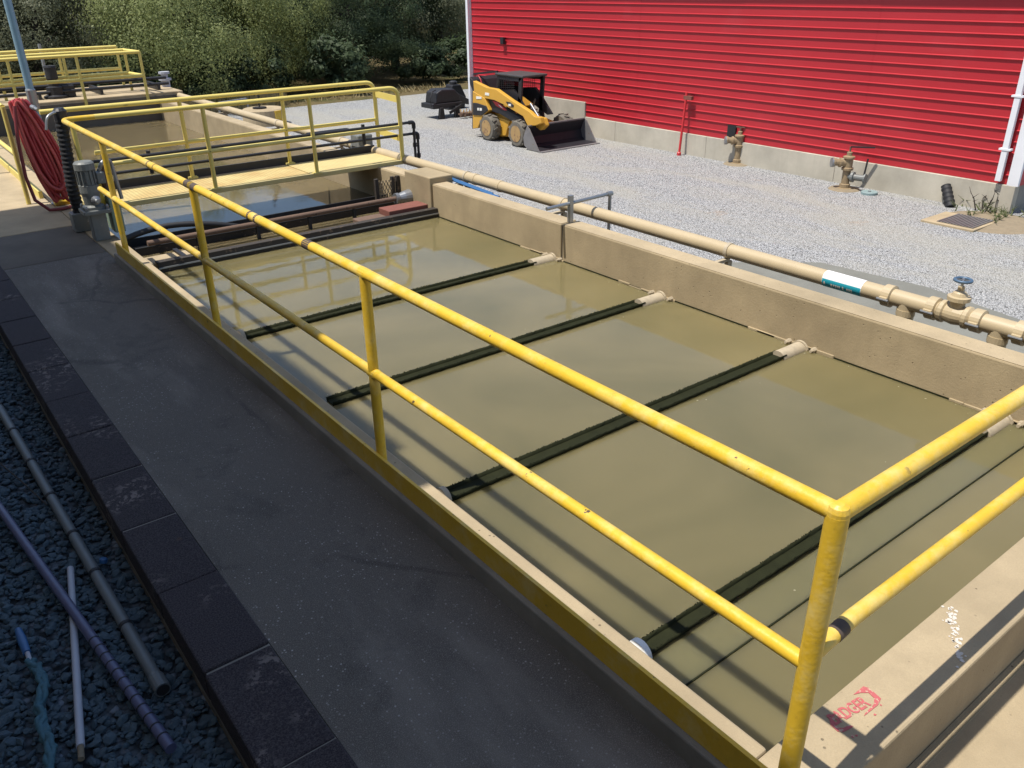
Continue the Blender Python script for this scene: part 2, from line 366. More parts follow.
# walkway
g = MB().box(-1.075, -.05, -9, 8.9, G-.1, ZT-.01); tag(g.build('asphalt_walkway', 'asphalt'), kind='structure')
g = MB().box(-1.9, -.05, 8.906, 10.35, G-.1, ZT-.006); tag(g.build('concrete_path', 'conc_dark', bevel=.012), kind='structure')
g = MB().box(-1.9, -.05, 10.362, 60, G-.1, ZT-.004); tag(g.build('concrete_path', 'conc_top', bevel=.012), kind='structure')
edging = thing('block_edging', 'row of black painted blocks edging the asphalt walkway beside dark gravel', 'edging', (-1.225, 4, G))
MB().box(-1.365, -1.0785, -9, 8.88, G-.1, ZT-.010).build('mortar_bed', 'conc_grey', edging)
for k in range(-6, 15):
    if k == 14: continue
    y0 = .630 + .655*(k-0) ; rb = random.Random(k)
    b = MB().box(-1.375, -1.078, y0+.006, y0+.649, ZT-.17, ZT+rb.uniform(-.006, .006))
    b.build('block', 'block', edging, bevel=.008)

# ------------------------------------------------------------------ tank
tank = thing('settling_tank', 'long tan concrete settling tank full of murky water', 'tank', (2, 8, G))
MB().box(-.046, .20, .2, 20.4, G-.1, ZT).build('side_wall', 'conc_top', tank, bevel=.012)
MB().box(-.046, 4.25, -.074, .197, G-.1, ZT-.001).build('end_wall', 'conc_top', tank, bevel=.012)
MB().box(XR, 4.24, .2, 5.80, G-.1, .0).build('side_wall', 'conc', tank, bevel=.014)
MB().box(XR, 4.24, 5.825, 8.46, G-.1, .0).build('side_wall', 'conc', tank, bevel=.014)
MB().box(XR+.02, 4.22, 5.79, 5.83, G-.1, -.03).build('joint_filler', 'dark', tank)
MB().box(XR-.03, 4.34, 8.465, 9.12, G-.1, .085).build('pilaster', 'conc', tank, bevel=.014)
MB().box(XR, 4.24, 9.125, 20.4, G-.1, .0).build('side_wall', 'conc', tank, bevel=.014)
MB().box(-1.0, 4.6, 20.4, 22.9, G-.1, .16).build('cross_slab', 'conc_top', tank, bevel=.02)
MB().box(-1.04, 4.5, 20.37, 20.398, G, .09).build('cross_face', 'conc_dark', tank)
# paler top faces of the long wall
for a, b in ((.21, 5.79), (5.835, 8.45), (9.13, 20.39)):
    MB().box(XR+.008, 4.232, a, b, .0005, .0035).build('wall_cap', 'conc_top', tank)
# worn mortar line on the wall where the water ends
for k in range(16):
    rr = random.Random(k+50); y = (5.94, 4.27, 2.655, .99)[k % 4]+rr.gauss(0, .22); L = rr.uniform(.1, .5)
    MB().box(XR-.012, XR+.004, y, min(y+L, 8.4), ZW-.02, ZW+rr.uniform(.008, .028)).build('scale_ridge', 'conc', tank, bevel=.004, bseg=1)
MB().box(XR-.006, XR+.002, .2, 8.33, ZW-.02, ZW+.012).build('waterline_stain', 'algae', tank)
# slab below the end wall
g = MB().box(-.046, 12, -9, -.076, G-.1, -.57); tag(g.build('concrete_apron', 'conc_top'), kind='structure')
MB().box(.3, 4.3, -.112, -.0765, -.57, -.548).build('seam_ridge', 'conc', None)
bpy.data.objects['seam_ridge'].parent = tank; bpy.data.objects['seam_ridge'].location = -ORIG['settling_tank']; ORIG['seam_ridge'] = Vector()
# water
g = MB().add([(.15, .15, ZW), (4.05, .15, ZW), (4.05, 8.37, ZW), (.15, 8.37, ZW)], [(0, 1, 2, 3)]); tag(g.build('basin_water', 'water'), kind='structure')
g = MB().add([(.15, 8.35, ZW-.03), (4.05, 8.35, ZW-.03), (4.05, 20.5, ZW-.03), (.15, 20.5, ZW-.03)], [(0, 1, 2, 3)]); tag(g.build('far_basin_water', 'water_far'), kind='structure')

# toe board: yellow steel angle along the walkway side
toe = thing('toe_board', 'long yellow steel toe board standing along the asphalt walkway', 'toe board', (-.05, 4, ZT))
segs = [(-.05, 2.9), (2.905, 5.9), (5.905, 8.35)]
for a, b in segs:
    MB().box(-.058, -.048, a, b, -.125, 0).build('steel_plate', 'yellow', toe, bevel=.002)
    MB().box(-.0478, -.038, a, b, -.010, -.002).build('top_flange', 'yellow', toe)
MB().box(-.085, -.0465, -.05, 8.4, ZT-.02, -.1252).build('concrete_curb', 'conc_grey', toe, bevel=.01)

# ------------------------------------------------------------------ handrails
def sleeve(p, q, r, parent, name='rust_band', mat='band'):
    return MB().tube([p, q], r, 14).build(name, mat, parent)
rail = thing('handrail', 'long yellow pipe handrail with corner post along the near basin', 'handrail', (0, 4, ZT))
PY = [0, 2.79, 5.49, 8.18]
pts = densify([(0, 0, H), (0, 9.6, H)], .9) + bend([(0, 9.6, H), (0, 9.95, H), (.35, 9.95, H)], .2, 8)[1:]
MB().tube(pts, PR, 16).build('top_rail', 'yellow', rail)
MB().tube(densify([(0, 0, MID), (0, 8.75, MID)], .9), PR*.93, 14).build('mid_rail', 'yellow', rail)
MB().tube(densify([(0, 0, H), (5.6, 0, H)], .8), PR*1.03, 16).build('top_rail', 'yellow', rail)
MB().tube(densify([(0, .02, MID), (.3, .036, MID), (5.6, .036, MID)], .8), PR*.97, 14).build('mid_rail', 'yellow', rail)
for i, y in enumerate(PY):
    r = PR*1.14 if i == 0 else PR*.98
    MB().tube([(0, y, ZT-.02), (0, y, MID), (0, y, H-.004)], r, 16).build('post', 'yellow', rail)
    for z in ((MID, H) if i else ()):   # weld beads
        MB().lathe((0, y-.045, z), (0, 1, 0), [(PR*.9, 0), (PR*1.05, .012), (PR*1.05, .078), (PR*.9, .09)], 14).build('weld_collar', 'yellow', rail)
MB().lathe((0, 0, H-.036), (0, 0, 1), [(PR*1.14, 0), (PR*1.12, .045), (PR*.95, .060), (PR*.5, .068)], 16).build('post_cap', 'yellow', rail)
MB().tube([(4.4, 0, -.3), (4.4, 0, H)], PR, 14).build('post', 'yellow', rail)
for u, v, L in ((251, 215, .03), (258, 220, .03), (309, 245, .09), (150, 166, .03), (156, 169, .02)):
    y = un(u, v, 0, 0)[1]; sleeve((0, y-L/2, H), (0, y+L/2, H), PR*1.02, rail)
sleeve((0, 5.37, H), (0, 5.61, H), PR*1.05, rail)
q_ = un(848, 637, 2, MID); sleeve((q_[0]-.03, .0285, MID), (q_[0]+.03, .032, MID), PR*1.0, rail)

# footbridge across the tank
br = thing('footbridge', 'yellow railed footbridge of tan steel grating crossing the tank', 'footbridge', (2.2, 10.4, 0))
YF, YB = 9.96, 10.86
MB().box(.1, 2.98, YF+.03, YB-.03, -.01, .03).build('grating_panel', 'grate_rust', br)
MB().box(2.99, 4.44, YF+.03, YB-.03, -.004, .038).build('grating_panel', 'grate_tan', br)
MB().box(.1, 4.46, YF-.03, YF+.028, -.012, .045).build('edge_beam', simple('faded_yellow_beam', (.58, .47, .20), .6, 0, .25, 6), br, bevel=.006)
MB().box(.1, 4.46, YB-.028, YB+.03, -.07, .03).build('edge_beam', 'brown_steel', br)
MB().box(.12, 4.5, YB+.032, YB+.06, .0, .135).build('toe_plate', 'dark', br)
XP = [1.62, 3.06]
M['yellow_faded'] = simple('sun_faded_yellow', (.74, .60, .16), .5, 0, .18, 5, c2=(.40, .30, .09), thr=.68)
fy = simple('faded_yellow_paint', (.66, .54, .17), .5, 0, .25, 5)
for y, z0 in ((YF, .0), (YB, .0)):
    xr = 4.45 if y == YF else 4.56
    MB().tube(bend([(.35 if y == YF else -.06, y, H), (xr, y, H), (xr, y, .04)], .16, 8), PR, 14).build('top_rail', 'yellow_faded', br)
    for x in XP + ([.1] if y == YF else []):
        MB().tube([(x, y, z0), (x, y, H)], PR*.9, 12).build('post', 'yellow_faded', br)
    MB().tube([(.10 if y == YF else .45, y, .52), (xr, y, .52)], PR*.9, 12).build('mid_rail', 'yellow_faded' if y == YB else fy, br)
    for x in XP: MB().box(x-.06, x+.06, y-.05, y+.05, .039 if y == YF else .031, .055).build('foot_plate', fy, br)
for z in (.90, .35):
    MB().bar((4.46, YF, z), (4.56, YB, z), .012, .09).build('end_bar', 'yellow_faded', br)
# dark spray pipes along the bridge
sp = thing('spray_pipe', 'pair of dark spray pipes with elbows running along the footbridge', 'pipe', (2.2, 10.1, 0))
def onY(u, v, y): return un(u, v, 1, y)
a0, a1 = onY(100, 158, 10.06), onY(413.5, 123.7, 10.06); b0, b1 = onY(112, 180, 10.10), onY(417.5, 133.5, 10.10)
za = onY(361, 128.6, 10.06)[2]; zb = onY(361, 140.5, 10.1)[2]
MB().tube(bend([(.15, 10.06, za), (a1[0], 10.06, za), (a1[0], 10.06, .0)], .05), .020, 10).build('upper_pipe', 'dark', sp)
MB().tube(bend([(.15, 10.10, zb), (b1[0], 10.10, zb), (b1[0], 10.10, -.02)], .05), .020, 10).build('lower_pipe', 'dark', sp)
for x, y, z in ((a1[0], 10.06, za), (b1[0], 10.10, zb)):
    MB().tube(bend([(x-.08, y, z), (x, y, z), (x, y, z-.09)], .05), .03, 10).build('elbow', 'black', sp)
    MB().tube([(x, y, z-.3), (x, y, z-.36)], .03, 10).build('union', 'black', sp)
for x in (.9, 3.9): MB().tube([(x, 10.08, zb-.06), (x, 10.08, za+.05)], .026, 10).build('riser', 'black', sp)

# mesh screen under the bridge end
sc = thing('mesh_screen', 'rusty wire mesh screen between dark posts under the footbridge end', 'screen', (3.78, 9.32, -.3))
x0, x1, y_ = 3.63, 3.93, 9.32
for x in (x0, x1-.04, x1+.04): MB().box(x-.025, x+.025, y_-.02, y_+.03, ZW-.1, -.02).build('post', 'brown_steel', sc)
mm = MB()
for k in range(-4, 9):
    for sgn in (1, -1):
        a = V(x0+k*.05, y_, ZW-.05); b = a + V(.2*sgn, 0, .42)
        t0 = 0; t1 = 1
        if not (x0 <= a.x <= x1): t0 = ((x0 if sgn > 0 else x1)-a.x)/(b.x-a.x)
        if not (x0 <= b.x <= x1): t1 = ((x1 if sgn > 0 else x0)-a.x)/(b.x-a.x)
        if 0 <= t0 < t1 <= 1: mm.bar(a.lerp(b, t0), a.lerp(b, t1), .010, .010, (0, 1, 0))
mm.build('wire_mesh', 'conc_top', sc)

# ------------------------------------------------------------------ troughs
TY = [5.94, 4.27, 2.655, .99]
LABT = ['dark algae trough across the water nearest the footbridge', 'dark algae trough in second place from the footbridge', 'dark algae trough in third place from the footbridge', 'dark algae trough beside the pale water strip near the end wall']
rt = random.Random(11)
for i, y in enumerate(TY):
    t = thing('overflow_trough', LABT[i], 'trough', (2, y, ZW), 'overflow troughs crossing the basin')
    R_ = .056 if i < 3 else .042; xa, xb = .33, 3.70
    if i == 1: xa = .36
    m = MB(); n = 9; vs = []; K = 60
    for j in range(K+1):
        x = xa + (xb-xa)*j/K
        for k in range(n):
            a = math.pi + math.pi*k/(n-1); rr = R_ + (rt.uniform(-.003, .004) if 0 < j < K else 0)
            vs.append((x, y + rr*math.cos(a), ZW + .034 + rr*math.sin(a)*1.1))
    fs = [(j*n+k, j*n+k+1, (j+1)*n+k+1, (j+1)*n+k) for j in range(K) for k in range(n-1)]
    m.add(vs, fs, True)
    # dark sludge water lying inside
    m.add([(xa, y-R_*.8, ZW+.008), (xb, y-R_*.8, ZW+.008), (xb, y+R_*.8, ZW+.008), (xa, y+R_*.8, ZW+.008)], [(0, 1, 2, 3)])
    ch = m.build('channel', 'algae', t)
    so = ch.modifiers.new('wall', 'SOLIDIFY'); so.thickness = .008; so.offset = 0
    for s in (-1, 1):   # fuzzy algae lip
        f = MB()
        for j in range(260):
            x = rt.uniform(xa, xb); L = rt.uniform(.002, .009); yy = y+s*R_
            f.add([(x-.008, yy, ZW+.030), (x+.008, yy, ZW+.030), (x+rt.uniform(-.01, .01), yy+s*rt.uniform(0, .008), ZW+.034+L)], [(0, 1, 2)])
        tag(f.build('algae_fringe', 'algae', t), kind='stuff')
    if i != 1:
        MB().lathe((xa-.035, y, ZW+.015), (1, 0, 0), [(.045, 0), (.068, .012), (.068, .045), (.06, .05)], 20).build('end_cap', 'white' if i == 3 else 'pvc_grime', t)
    # beige stub pipe to the right wall
    MB().tube([(3.66, y, ZW-.012), (3.97, y, ZW-.012)], max(R_, .066)*1.04, 18).build('stub_pipe', 'pvc_grime', t)
    MB().lathe((3.955, y, ZW-.012), (1, 0, 0), [(.082, 0), (.082, .022), (.07, .03)], 18).build('flange', 'pvc_grime', t)
    for s in (-1, 1): MB().lathe((3.93, y+s*.125, ZW+.02), (1, 0, 0), [(.014, 0), (.014, .03), (.022, .032), (.022, .07)], 6).build('bolt', 'pvc_grime', t)
bd = thing('trough_water_strip', 'flat strip standing in for the paler water inside the last trough', 'water strip', (2, .8, ZW))  # strip added for the pale water and near rim of the last trough
bm = water_mat('strip_water', (.128, .115, .054), (.150, .130, .064))
MB().box(.24, 3.97, .73, .938, ZW-.02, ZW+.003).build('water strip', bm, bd)
MB().box(.26, 3.97, .722, .730, ZW-.02, ZW+.006).build('strip_rim', 'algae', bd)

fl = MB(); rf = random.Random(17)
for k in range(60):
    if k < 30: y = rf.choice(TY) + rf.choice((-1, 1))*(.09+abs(rf.gauss(0, .06))); x = rf.uniform(.35, 3.9)
    else: x = 3.96-abs(rf.gauss(0, .05)); y = rf.uniform(.3, 8.2)
    r_ = rf.uniform(.003, .009); fl.add([(x+r_*math.cos(a)*rf.uniform(.5, 1.4), y+r_*math.sin(a)*rf.uniform(.5, 1.2), ZW+.004) for a in (j*1.05 for j in range(6))], [tuple(range(6))])
tag(fl.build('floating_scum', 'scum'), 'pale flecks of scum floating on the murky water', 'scum', kind='stuff')
# weir assembly
w = thing('weir', 'dark steel weir channel with rusty red end plate spanning the basin', 'weir', (2, 8.5, ZW))
MB().box(.32, XR-.005, 8.34, 8.365, ZW-.2, ZW+.12).build('front_plate', 'brown_steel', w, bevel=.004)
MB().box(.32, XR-.006, 8.32, 8.339, ZW+.045, ZW+.06).build('rib', 'galv', w)
MB().box(.32, XR-.005, 8.3655, 8.44, ZW+.10, ZW+.118).build('top_flange', 'brown_steel', w)
MB().box(3.32, 3.92, 8.46, 8.74, ZW+.0, ZW+.165).build('end_plate', 'rust_red', w, bevel=.008)
MB().box(2.9, 3.30, 8.50, 8.70, ZW-.02, ZW+.10).build('end_block', 'rust', w, bevel=.012)
MB().box(.24, .80, 8.46, 8.75, ZW-.05, ZW+.09).build('end_block', 'conc_top', w, bevel=.02)
for x in (.62, .78): MB().box(x, x+.05, 8.42, 8.78, ZW+.092, ZW+.12).build('strap', 'dark', w)
bl = thing('skimmer_pipe', 'rusty brown skimmer pipe on short legs behind the weir', 'pipe', (2, 9.05, ZW))
MB().tube([(.42, 9.02, -.255), (3.78, 9.02, -.255)], .033, 14).build('pipe', 'rust', bl)
MB().lathe((3.74, 9.02, -.255), (1, 0, 0), [(.075, 0), (.075, .05), (.06, .055), (.085, .14), (.10, .24)], 16).build('cone_coupling', 'galv', bl)
for x in (1.0, 1.75, 2.45, 3.1): MB().box(x-.02, x+.02, 9.0, 9.04, -.47, -.29).build('leg', 'dark', bl)
MB().box(.3, 3.9, 8.47, 8.50, -.47, -.37).build('lower_rail', 'black', bl)
MB().box(.3, 3.9, 9.24, 9.28, -.47, -.34).build('back_rail', 'brown_steel', bl)
MB().box(.3, 3.9, 9.50, 9.525, -.47, -.30).build('back_rail', 'dark', bl)
MB().tube([(.3, 9.14, -.33), (3.8, 9.14, -.33)], .014, 8).build('conduit', 'black', bl)
hs = thing('black_hose', 'slack black hose looping over the skimmer pipe end', 'hose', (.9, 9.2, -.3))
MB().tube([(.25+i*.13, 9.28+.05*math.sin(i*.5), -.17 - .0035*(i-4)**2) for i in range(12)], .035, 10).build('hose', 'black', hs)

# ------------------------------------------------------------------ drive motor, corrugated conduit, hose
mx, my, MZ = .02, 9.42, .10
mo = thing('drive_motor', 'grey electric gear motor standing on the walkway edge by the footbridge', 'motor', (mx, my, MZ))
MB().box(mx-.07, mx+.10, my-.06, my+.10, ZT, MZ-.002).build('pedestal', 'motor', mo, bevel=.01)
MB().box(mx-.14, mx+.16, my-.14, my+.14, MZ-.0, MZ+.05).build('base_plate', 'motor', mo, bevel=.01)
MB().lathe((mx, my, MZ+.05), (0, 0, 1), [(.12, 0), (.12, .03), (.085, .05), (.095, .15), (.105, .19), (.105, .24)], 18).build('gearbox', 'motor', mo)
MB().lathe((mx, my, MZ+.29), (0, 0, 1), [(.105, 0), (.105, .03), (.09, .035), (.09, .19), (.108, .20), (.108, .27), (.09, .29)], 18).build('motor_housing', 'motor', mo)
for k in range(14):
    a = 2*math.pi*k/14; MB().bar((mx+.093*math.cos(a), my+.093*math.sin(a), MZ+.33), (mx+.093*math.cos(a), my+.093*math.sin(a), MZ+.48), .012, .03, (math.cos(a), math.sin(a), 0)).build('cooling_fin', 'motor', mo)
MB().box(mx+.09, mx+.18, my-.07, my+.07, MZ+.32, MZ+.45).build('terminal_box', 'motor', mo, bevel=.012)
MB().tube(bend([(mx+.14, my, MZ+.45), (mx+.19, my-.02, MZ+.56), (mx+.30, my+.06, MZ+.55), (mx+.33, my+.05, MZ+.1)], .08), .022, 8).build('cable_conduit', 'galv', mo)
for sx in (-1, 1):
    for sy in (-1, 1): MB().lathe((mx+sx*.11+.01, my+sy*.11, MZ+.051), (0, 0, 1), [(.018, 0), (.018, .03), (.01, .05)], 6).build('bolt', 'galv', mo)
MB().lathe((mx+.02, my-.095, MZ+.16), (0, -1, 0), [(.05, 0), (.05, .03), (.02, .05), (.02, .1)], 12).build('shaft_hub', 'galv', mo)
gp = V(.20, 9.42, ZT)
gg = thing('drive_guard', 'pale green chain guard plate behind the corner post', 'guard', (gp[0], gp[1], ZT))
MB().box(gp[0]-.02, gp[0]+.1, gp[1]-.05, gp[1]+.25, ZT+.06, ZT+.46).build('guard_plate', 'green', gg, bevel=.012)
MB().lathe((gp[0]+.03, gp[1]+.1, ZT+.46), (0, 0, 1), [(.05, 0), (.05, .28), (.04, .3), (.04, .36)], 14).build('shaft_tube', 'rust', gg)
MB().box(gp[0]-.1, gp[0]-.03, gp[1]+.06, gp[1]+.13, ZT+.3, ZT+.75).build('yellow_bracket', 'yellow', gg, bevel=.008)
c0 = V(-.04, 10.02, .0)
cc = thing('corrugated_conduit', 'thick black corrugated conduit rising beside the grey motor', 'conduit', (c0[0], c0[1], ZT))
MB().box(c0[0]-.1, c0[0]+.1, c0[1]-.1, c0[1]+.1, ZT, .0).build('base_block', 'motor', cc, bevel=.01)
path = [c0 + V(0, 0, 0), c0 + V(-.01, .0, .3), c0 + V(.02, .02, .6), c0 + V(.04, .03, .9), c0 + V(.06, .04, 1.10)]
path = densify(path, .013); MB().tube(path, [.066+.005*math.sin(i*1.6) for i in range(len(path))], 12).build('conduit', 'black', cc)
MB().lathe(path[-1]-V(0, 0, .06), (0, 0, 1), [(.075, 0), (.075, .12), (.05, .15)], 12).build('end_fitting', 'dark', cc)
MB().tube(bend([path[-1], path[-1]+V(-.05, -.05, .06), path[-1]+V(-.16, -.1, .02), path[-1]+V(-.2, -.12, -.12)], .05), .016, 8).build('elbow_tap', 'galv', cc)
yb = un(66, 204, 2, ZT)
ybk = thing('yellow_step', 'small yellow steel step with drive chain beside the red hose', 'step', (yb[0], yb[1], ZT))
MB().box(yb[0]-.14, yb[0]+.16, yb[1]-.06, yb[1]+.08, ZT, ZT+.055).build('step_plate', 'yellow', ybk, bevel=.012)
MB().box(yb[0]-.02, yb[0]+.03, yb[1]+.09, yb[1]+.14, ZT, ZT+.62).build('chain_guide', 'yellow', ybk, bevel=.004)
for k in range(9): MB().lathe((yb[0]-.06, yb[1]+.07, ZT+.07+k*.06), (0, -1, 0), [(.022, 0), (.022, .02)], 8).build('chain_link', 'black', ybk)

# pole and red hose
px_, py_ = .03, 11.7
po = thing('conduit_pole', 'tall pale blue conduit pole rising above the red hose', 'pole', (px_, py_, ZT))
pt = un(3, 0, 1, py_)
MB().tube([(px_, py_, ZT), (px_, py_, 1.15), (px_, py_, 2.2), (px_-.01, py_, 3.6)], .048, 12).build('pole', 'blue_pole', po)
MB().lathe((px_, py_, 1.0), (0, 0, 1), [(.06, 0), (.06, .25), (.05, .27)], 12).build('coupling', 'galv', po)
MB().lathe((px_, py_, ZT), (0, 0, 1), [(.1, 0), (.1, .02), (.06, .03), (.06, .06)], 12).build('base_flange', 'galv', po)
ho = thing('red_hose', 'coiled red water hose hanging on the yellow rail post', 'hose', (px_-.05, py_-.15, ZT))
rh = random.Random(4)
top = V(px_-.06, py_-.1, 1.12)
for k in range(19):
    off = (k-9)/9; wdt = .02+.16*rh.random(); bot = ZT+.03+rh.uniform(0, .25); dx = off*.10; dy = rh.uniform(-.14, .02)
    pts = []
    for j in range(25):
        t = j/24*2*math.pi; s = (1-math.cos(t))/2     # 0 at the hook, 1 at the bottom
        z = 1.17+rh.uniform(-.01, .01)-.03*abs(off) - s*(1.12-bot)
        pts.append((top.x - .13 + s*.22 + dx + math.sin(t)*wdt*(.45+.55*s), top.y + dy - s*.10, z))
    MB().tube(pts, .022, 8).build('hose_loop', 'hose' if k % 3 else 'hose_faded', ho)
MB().tube([(top.x-.2, top.y-.15, 1.1), (top.x-.27, top.y-.2, .7), (top.x-.30, top.y-.25, .25), (top.x-.27, top.y-.3, -.05), (top.x-.14, top.y-.36, ZT+.03), (top.x+.02, top.y-.36, ZT+.02), (top.x+.17, top.y-.3, ZT+.025), (top.x+.2, top.y-.2, 0)], .022, 8, True).build('hose_tail', simple('dark_red_hose', (.20, .03, .035), .5, 0, .2, 20), ho)
MB().lathe((top.x-.02, top.y-.22, 1.08), (.3, -1, -.2), [(.03, 0), (.03, .07), (.022, .08), (.022, .14)], 10).build('hose_fitting', 'galv', ho)

# far left handrail beyond the footbridge
fr = thing('handrail', 'sunlit yellow handrail along the path beyond the red hose', 'handrail', (-.08, 15, ZT))
MB().tube([(-.30, 11.95, H-.02), (-.30, 19.5, H-.02)], PR, 12).build('top_rail', 'yellow_faded', fr)
MB().tube([(-.30, 11.95, .45), (-.30, 19.5, .45)], PR, 12).build('mid_rail', 'yellow_faded', fr)
for y in (11.95, 14.6, 17.2, 19.5): MB().tube([(-.30, y, ZT), (-.30, y, H-.02)], PR, 12).build('post', 'yellow_faded', fr)
MB().box(-.12, -.07, 12.2, 20.3, ZT-.03, ZT+.10).build('toe_plate', 'yellow_faded', fr, bevel=.004)

# far catwalk railings
fc = thing('catwalk_railing', 'yellow railings boxed around the far concrete cross slab', 'railing', (1.5, 21.5, .16))
for y, xe in ((20.35, 3.76), (21.3, 3.68), (22.7, 3.86)):
    MB().tube([(-3, y, H), (xe, y, H)], PR*1.2, 10).build('top_rail', 'yellow_faded', fc)
    MB().tube([(-3, y, .56), (xe, y, .56)], PR*1.2, 10).build('mid_rail', 'yellow_faded', fc)
    for k, x in enumerate((xe, xe-1.35, xe-2.7, xe-4.05, xe-5.4)):
        MB().tube([(x, y, -.02 if y < 20.4 and k < 5 else .162), (x, y, H)], PR*1.1, 10).build('post', 'yellow_faded', fc)
for z in (H, .56):
    MB().tube([(3.76, 20.35, z), (3.68, 21.3, z)], PR*1.1, 10).build('end_rail', 'yellow_faded', fc)
pm = un(57, 98, 2, .16)
pu = thing('pump', 'dark grey vertical pump standing on the far slab behind the rails', 'pump', (pm[0], pm[1], .16))
MB().lathe((pm[0], pm[1], .16), (0, 0, 1), [(.26, 0), (.26, .05), (.18, .08), (.18, .24), (.11, .26), (.11, .40), (.125, .42), (.125, .64), (.14, .65), (.13, .69)], 16).build('pump_body', 'dark', pu)
MB().box(pm[0]+.15, pm[0]+.4, pm[1]-.1, pm[1]+.1, .16, .42).build('discharge_box', 'dark', pu, bevel=.02)
fp = thing('slab_pipes', 'bundle of dark pipes lying low across the far slab', 'pipe', (2, 21, .16))
for y, z in ((20.9, .30), (21.05, .42), (21.9, .34)): MB().tube([(-1, y, z), (4.45, y, z)], .035, 10).build('pipe', 'dark', fp)
for x in (.3, 1.6, 2.9, 4.2): MB().box(x-.03, x+.03, 20.86, 21.95, .16, .30).build('rack', 'dark', fp)
vp = thing('vent_stack', 'thin grey vent stack behind the far yellow railing', 'vent', (1.7, 24.5, G))
MB().tube([un(46, 75, 1, 24.5), un(39, 44, 1, 24.5)], .04, 8).build('stack_tube', 'galv', vp)
MB().tube([V(un(46, 75, 1, 24.5).x, 24.5, G), un(46, 75, 1, 24.5)], .04, 8).build('stack_base', 'galv', vp)
wf = un(168, 95, 1, 21.5)
ws = thing('white_standpipe', 'weathered white standpipe with valve at the far slab end', 'standpipe', (wf[0], 21.5, G))
MB().tube([(wf[0], 21.5, G), (wf[0], 21.5, wf[2]+.35)], .10, 12).build('pipe', 'white_pipe', ws)
MB().lathe((wf[0], 21.5, wf[2]+.35), (0, 0, 1), [(.15, 0), (.15, .05), (.08, .06), (.08, .14), (.13, .15), (.13, .2)], 12).build('valve_head', 'white_pipe', ws)
MB().tube([(wf[0]-.9, 21.5, wf[2]-.1), (wf[0]+.35, 21.5, wf[2]-.1)], .085, 12).build('branch', 'white_pipe', ws)

# ------------------------------------------------------------------ beige main pipe along the right wall
XPp, ZPp, RP = 4.50, .045, .070
def ypx(u, v): return un(u, v, 0, XPp)[1]
pipe = thing('main_pipe', 'long beige water main on brackets behind the right tank wall', 'pipe', (XPp, 8, ZPp))
MB().tube(densify([(XPp, ypx(890, 292), ZPp), (XPp, 8.9, ZPp)], 1.2), RP, 24).build('pipe_run', 'pvc', pipe)
MB().tube([(XPp, 8.9, ZPp), (XPp, 14, ZPp), (XPp, 21.6, ZPp)], RP, 20).build('pipe_run', 'pvc', pipe)
for y in (3.9, 6.35, 8.35, 12.0, 14.6, 17.4):
    MB().tube([(XPp, y-.02, ZPp), (XPp, y+.02, ZPp)], RP+.008, 20).build('strap', 'pvc_grime', pipe)
    MB().box(4.18, XPp, y-.02, y+.02, ZPp-RP-.03, ZPp-RP-.002).build('bracket_arm', 'pvc_grime', pipe)
    MB().box(XPp-.03, XPp+.03, y-.025, y+.025, G, ZPp-RP-.03).build('bracket_leg', 'pvc_grime', pipe)
for y in (7.6, 8.15): MB().lathe((XPp, y-.03, ZPp), (0, 1, 0), [(RP+.006, 0), (RP+.006, .06)], 20).build('joint_ring', 'pvc', pipe)
yA, yT1, yB, yV, yC, yT2, yD = ypx(890, 292), ypx(908, 300), ypx(934, 305), ypx(956, 311), ypx(979, 319), ypx(1001, 326), ypx(1022, 333)
MB().tube([(XPp, yA, ZPp), (XPp, yD-2.5, ZPp)], RP*1.0, 24).build('valve_run', 'pvc', pipe)
for y in (yA, yB, yC, yD):
    MB().lathe((XPp, y-.04, ZPp), (0, 1, 0), [(RP+.004, 0), (RP+.022, .006), (RP+.022, .074), (RP+.004, .08)], 24).build('clamp_coupling', 'pvc', pipe)
    for s in (-1, 1):
        MB().lathe((XPp+s*(RP+.035), y-.05, ZPp-.01), (0, 1, 0), [(.011, 0), (.011, .1)], 8).build('clamp_bolt', 'galv', pipe)
        MB().box(XPp+s*(RP+.018)-.02, XPp+s*(RP+.018)+.02, y-.035, y+.035, ZPp-.03, ZPp+.012).build('clamp_lug', 'pvc', pipe, bevel=.006)
for y in (yT1, yT2):
    MB().tube([(XPp, y, ZPp), (XPp, y, G)], RP*.98, 20).build('drop_pipe', 'pvc', pipe)
    MB().lathe((XPp, y, ZPp-RP-.05), (0, 0, 1), [(RP*1.05, 0), (RP*1.05, .05)], 20).build('tee_neck', 'pvc', pipe)
MB().lathe((XPp, yV-.13, ZPp), (0, 1, 0), [(RP*1.0, 0), (RP*1.28, .02), (RP*1.28, .05), (RP*1.05, .06), (RP*1.2, .13), (RP*1.05, .2), (RP*1.28, .21), (RP*1.28, .24), (RP, .26)], 20).build('valve_body', 'pvc', pipe)
MB().lathe((XPp, yV, ZPp+.03), (0, 0, 1), [(.055, 0), (.055, .085), (.085, .09), (.085, .12), (.06, .125), (.05, .15), (.025, .17), (.025, .2)], 16).build('valve_bonnet', 'pvc', pipe)
MB().lathe((XPp, yV, ZPp+.23), (0, 0, 1), [(.012, 0), (.012, .06)], 8).build('valve_stem', 'galv', pipe)
hw = MB().tube([(XPp+.06*math.cos(a), yV+.06*math.sin(a), ZPp+.28) for a in (2*math.pi*k/20 for k in range(21))], .012, 8).build('handwheel', simple('blue_grey_wheel', (.08, .14, .22), .5, .2, .3, 20), pipe)
m = MB()
for k in range(4): a = k*math.pi/2+.4; m.bar((XPp, yV, ZPp+.28), (XPp+.07*math.cos(a), yV+.07*math.sin(a), ZPp+.28), .014, .01)
m.build('wheel_spoke', 'galv', hw)
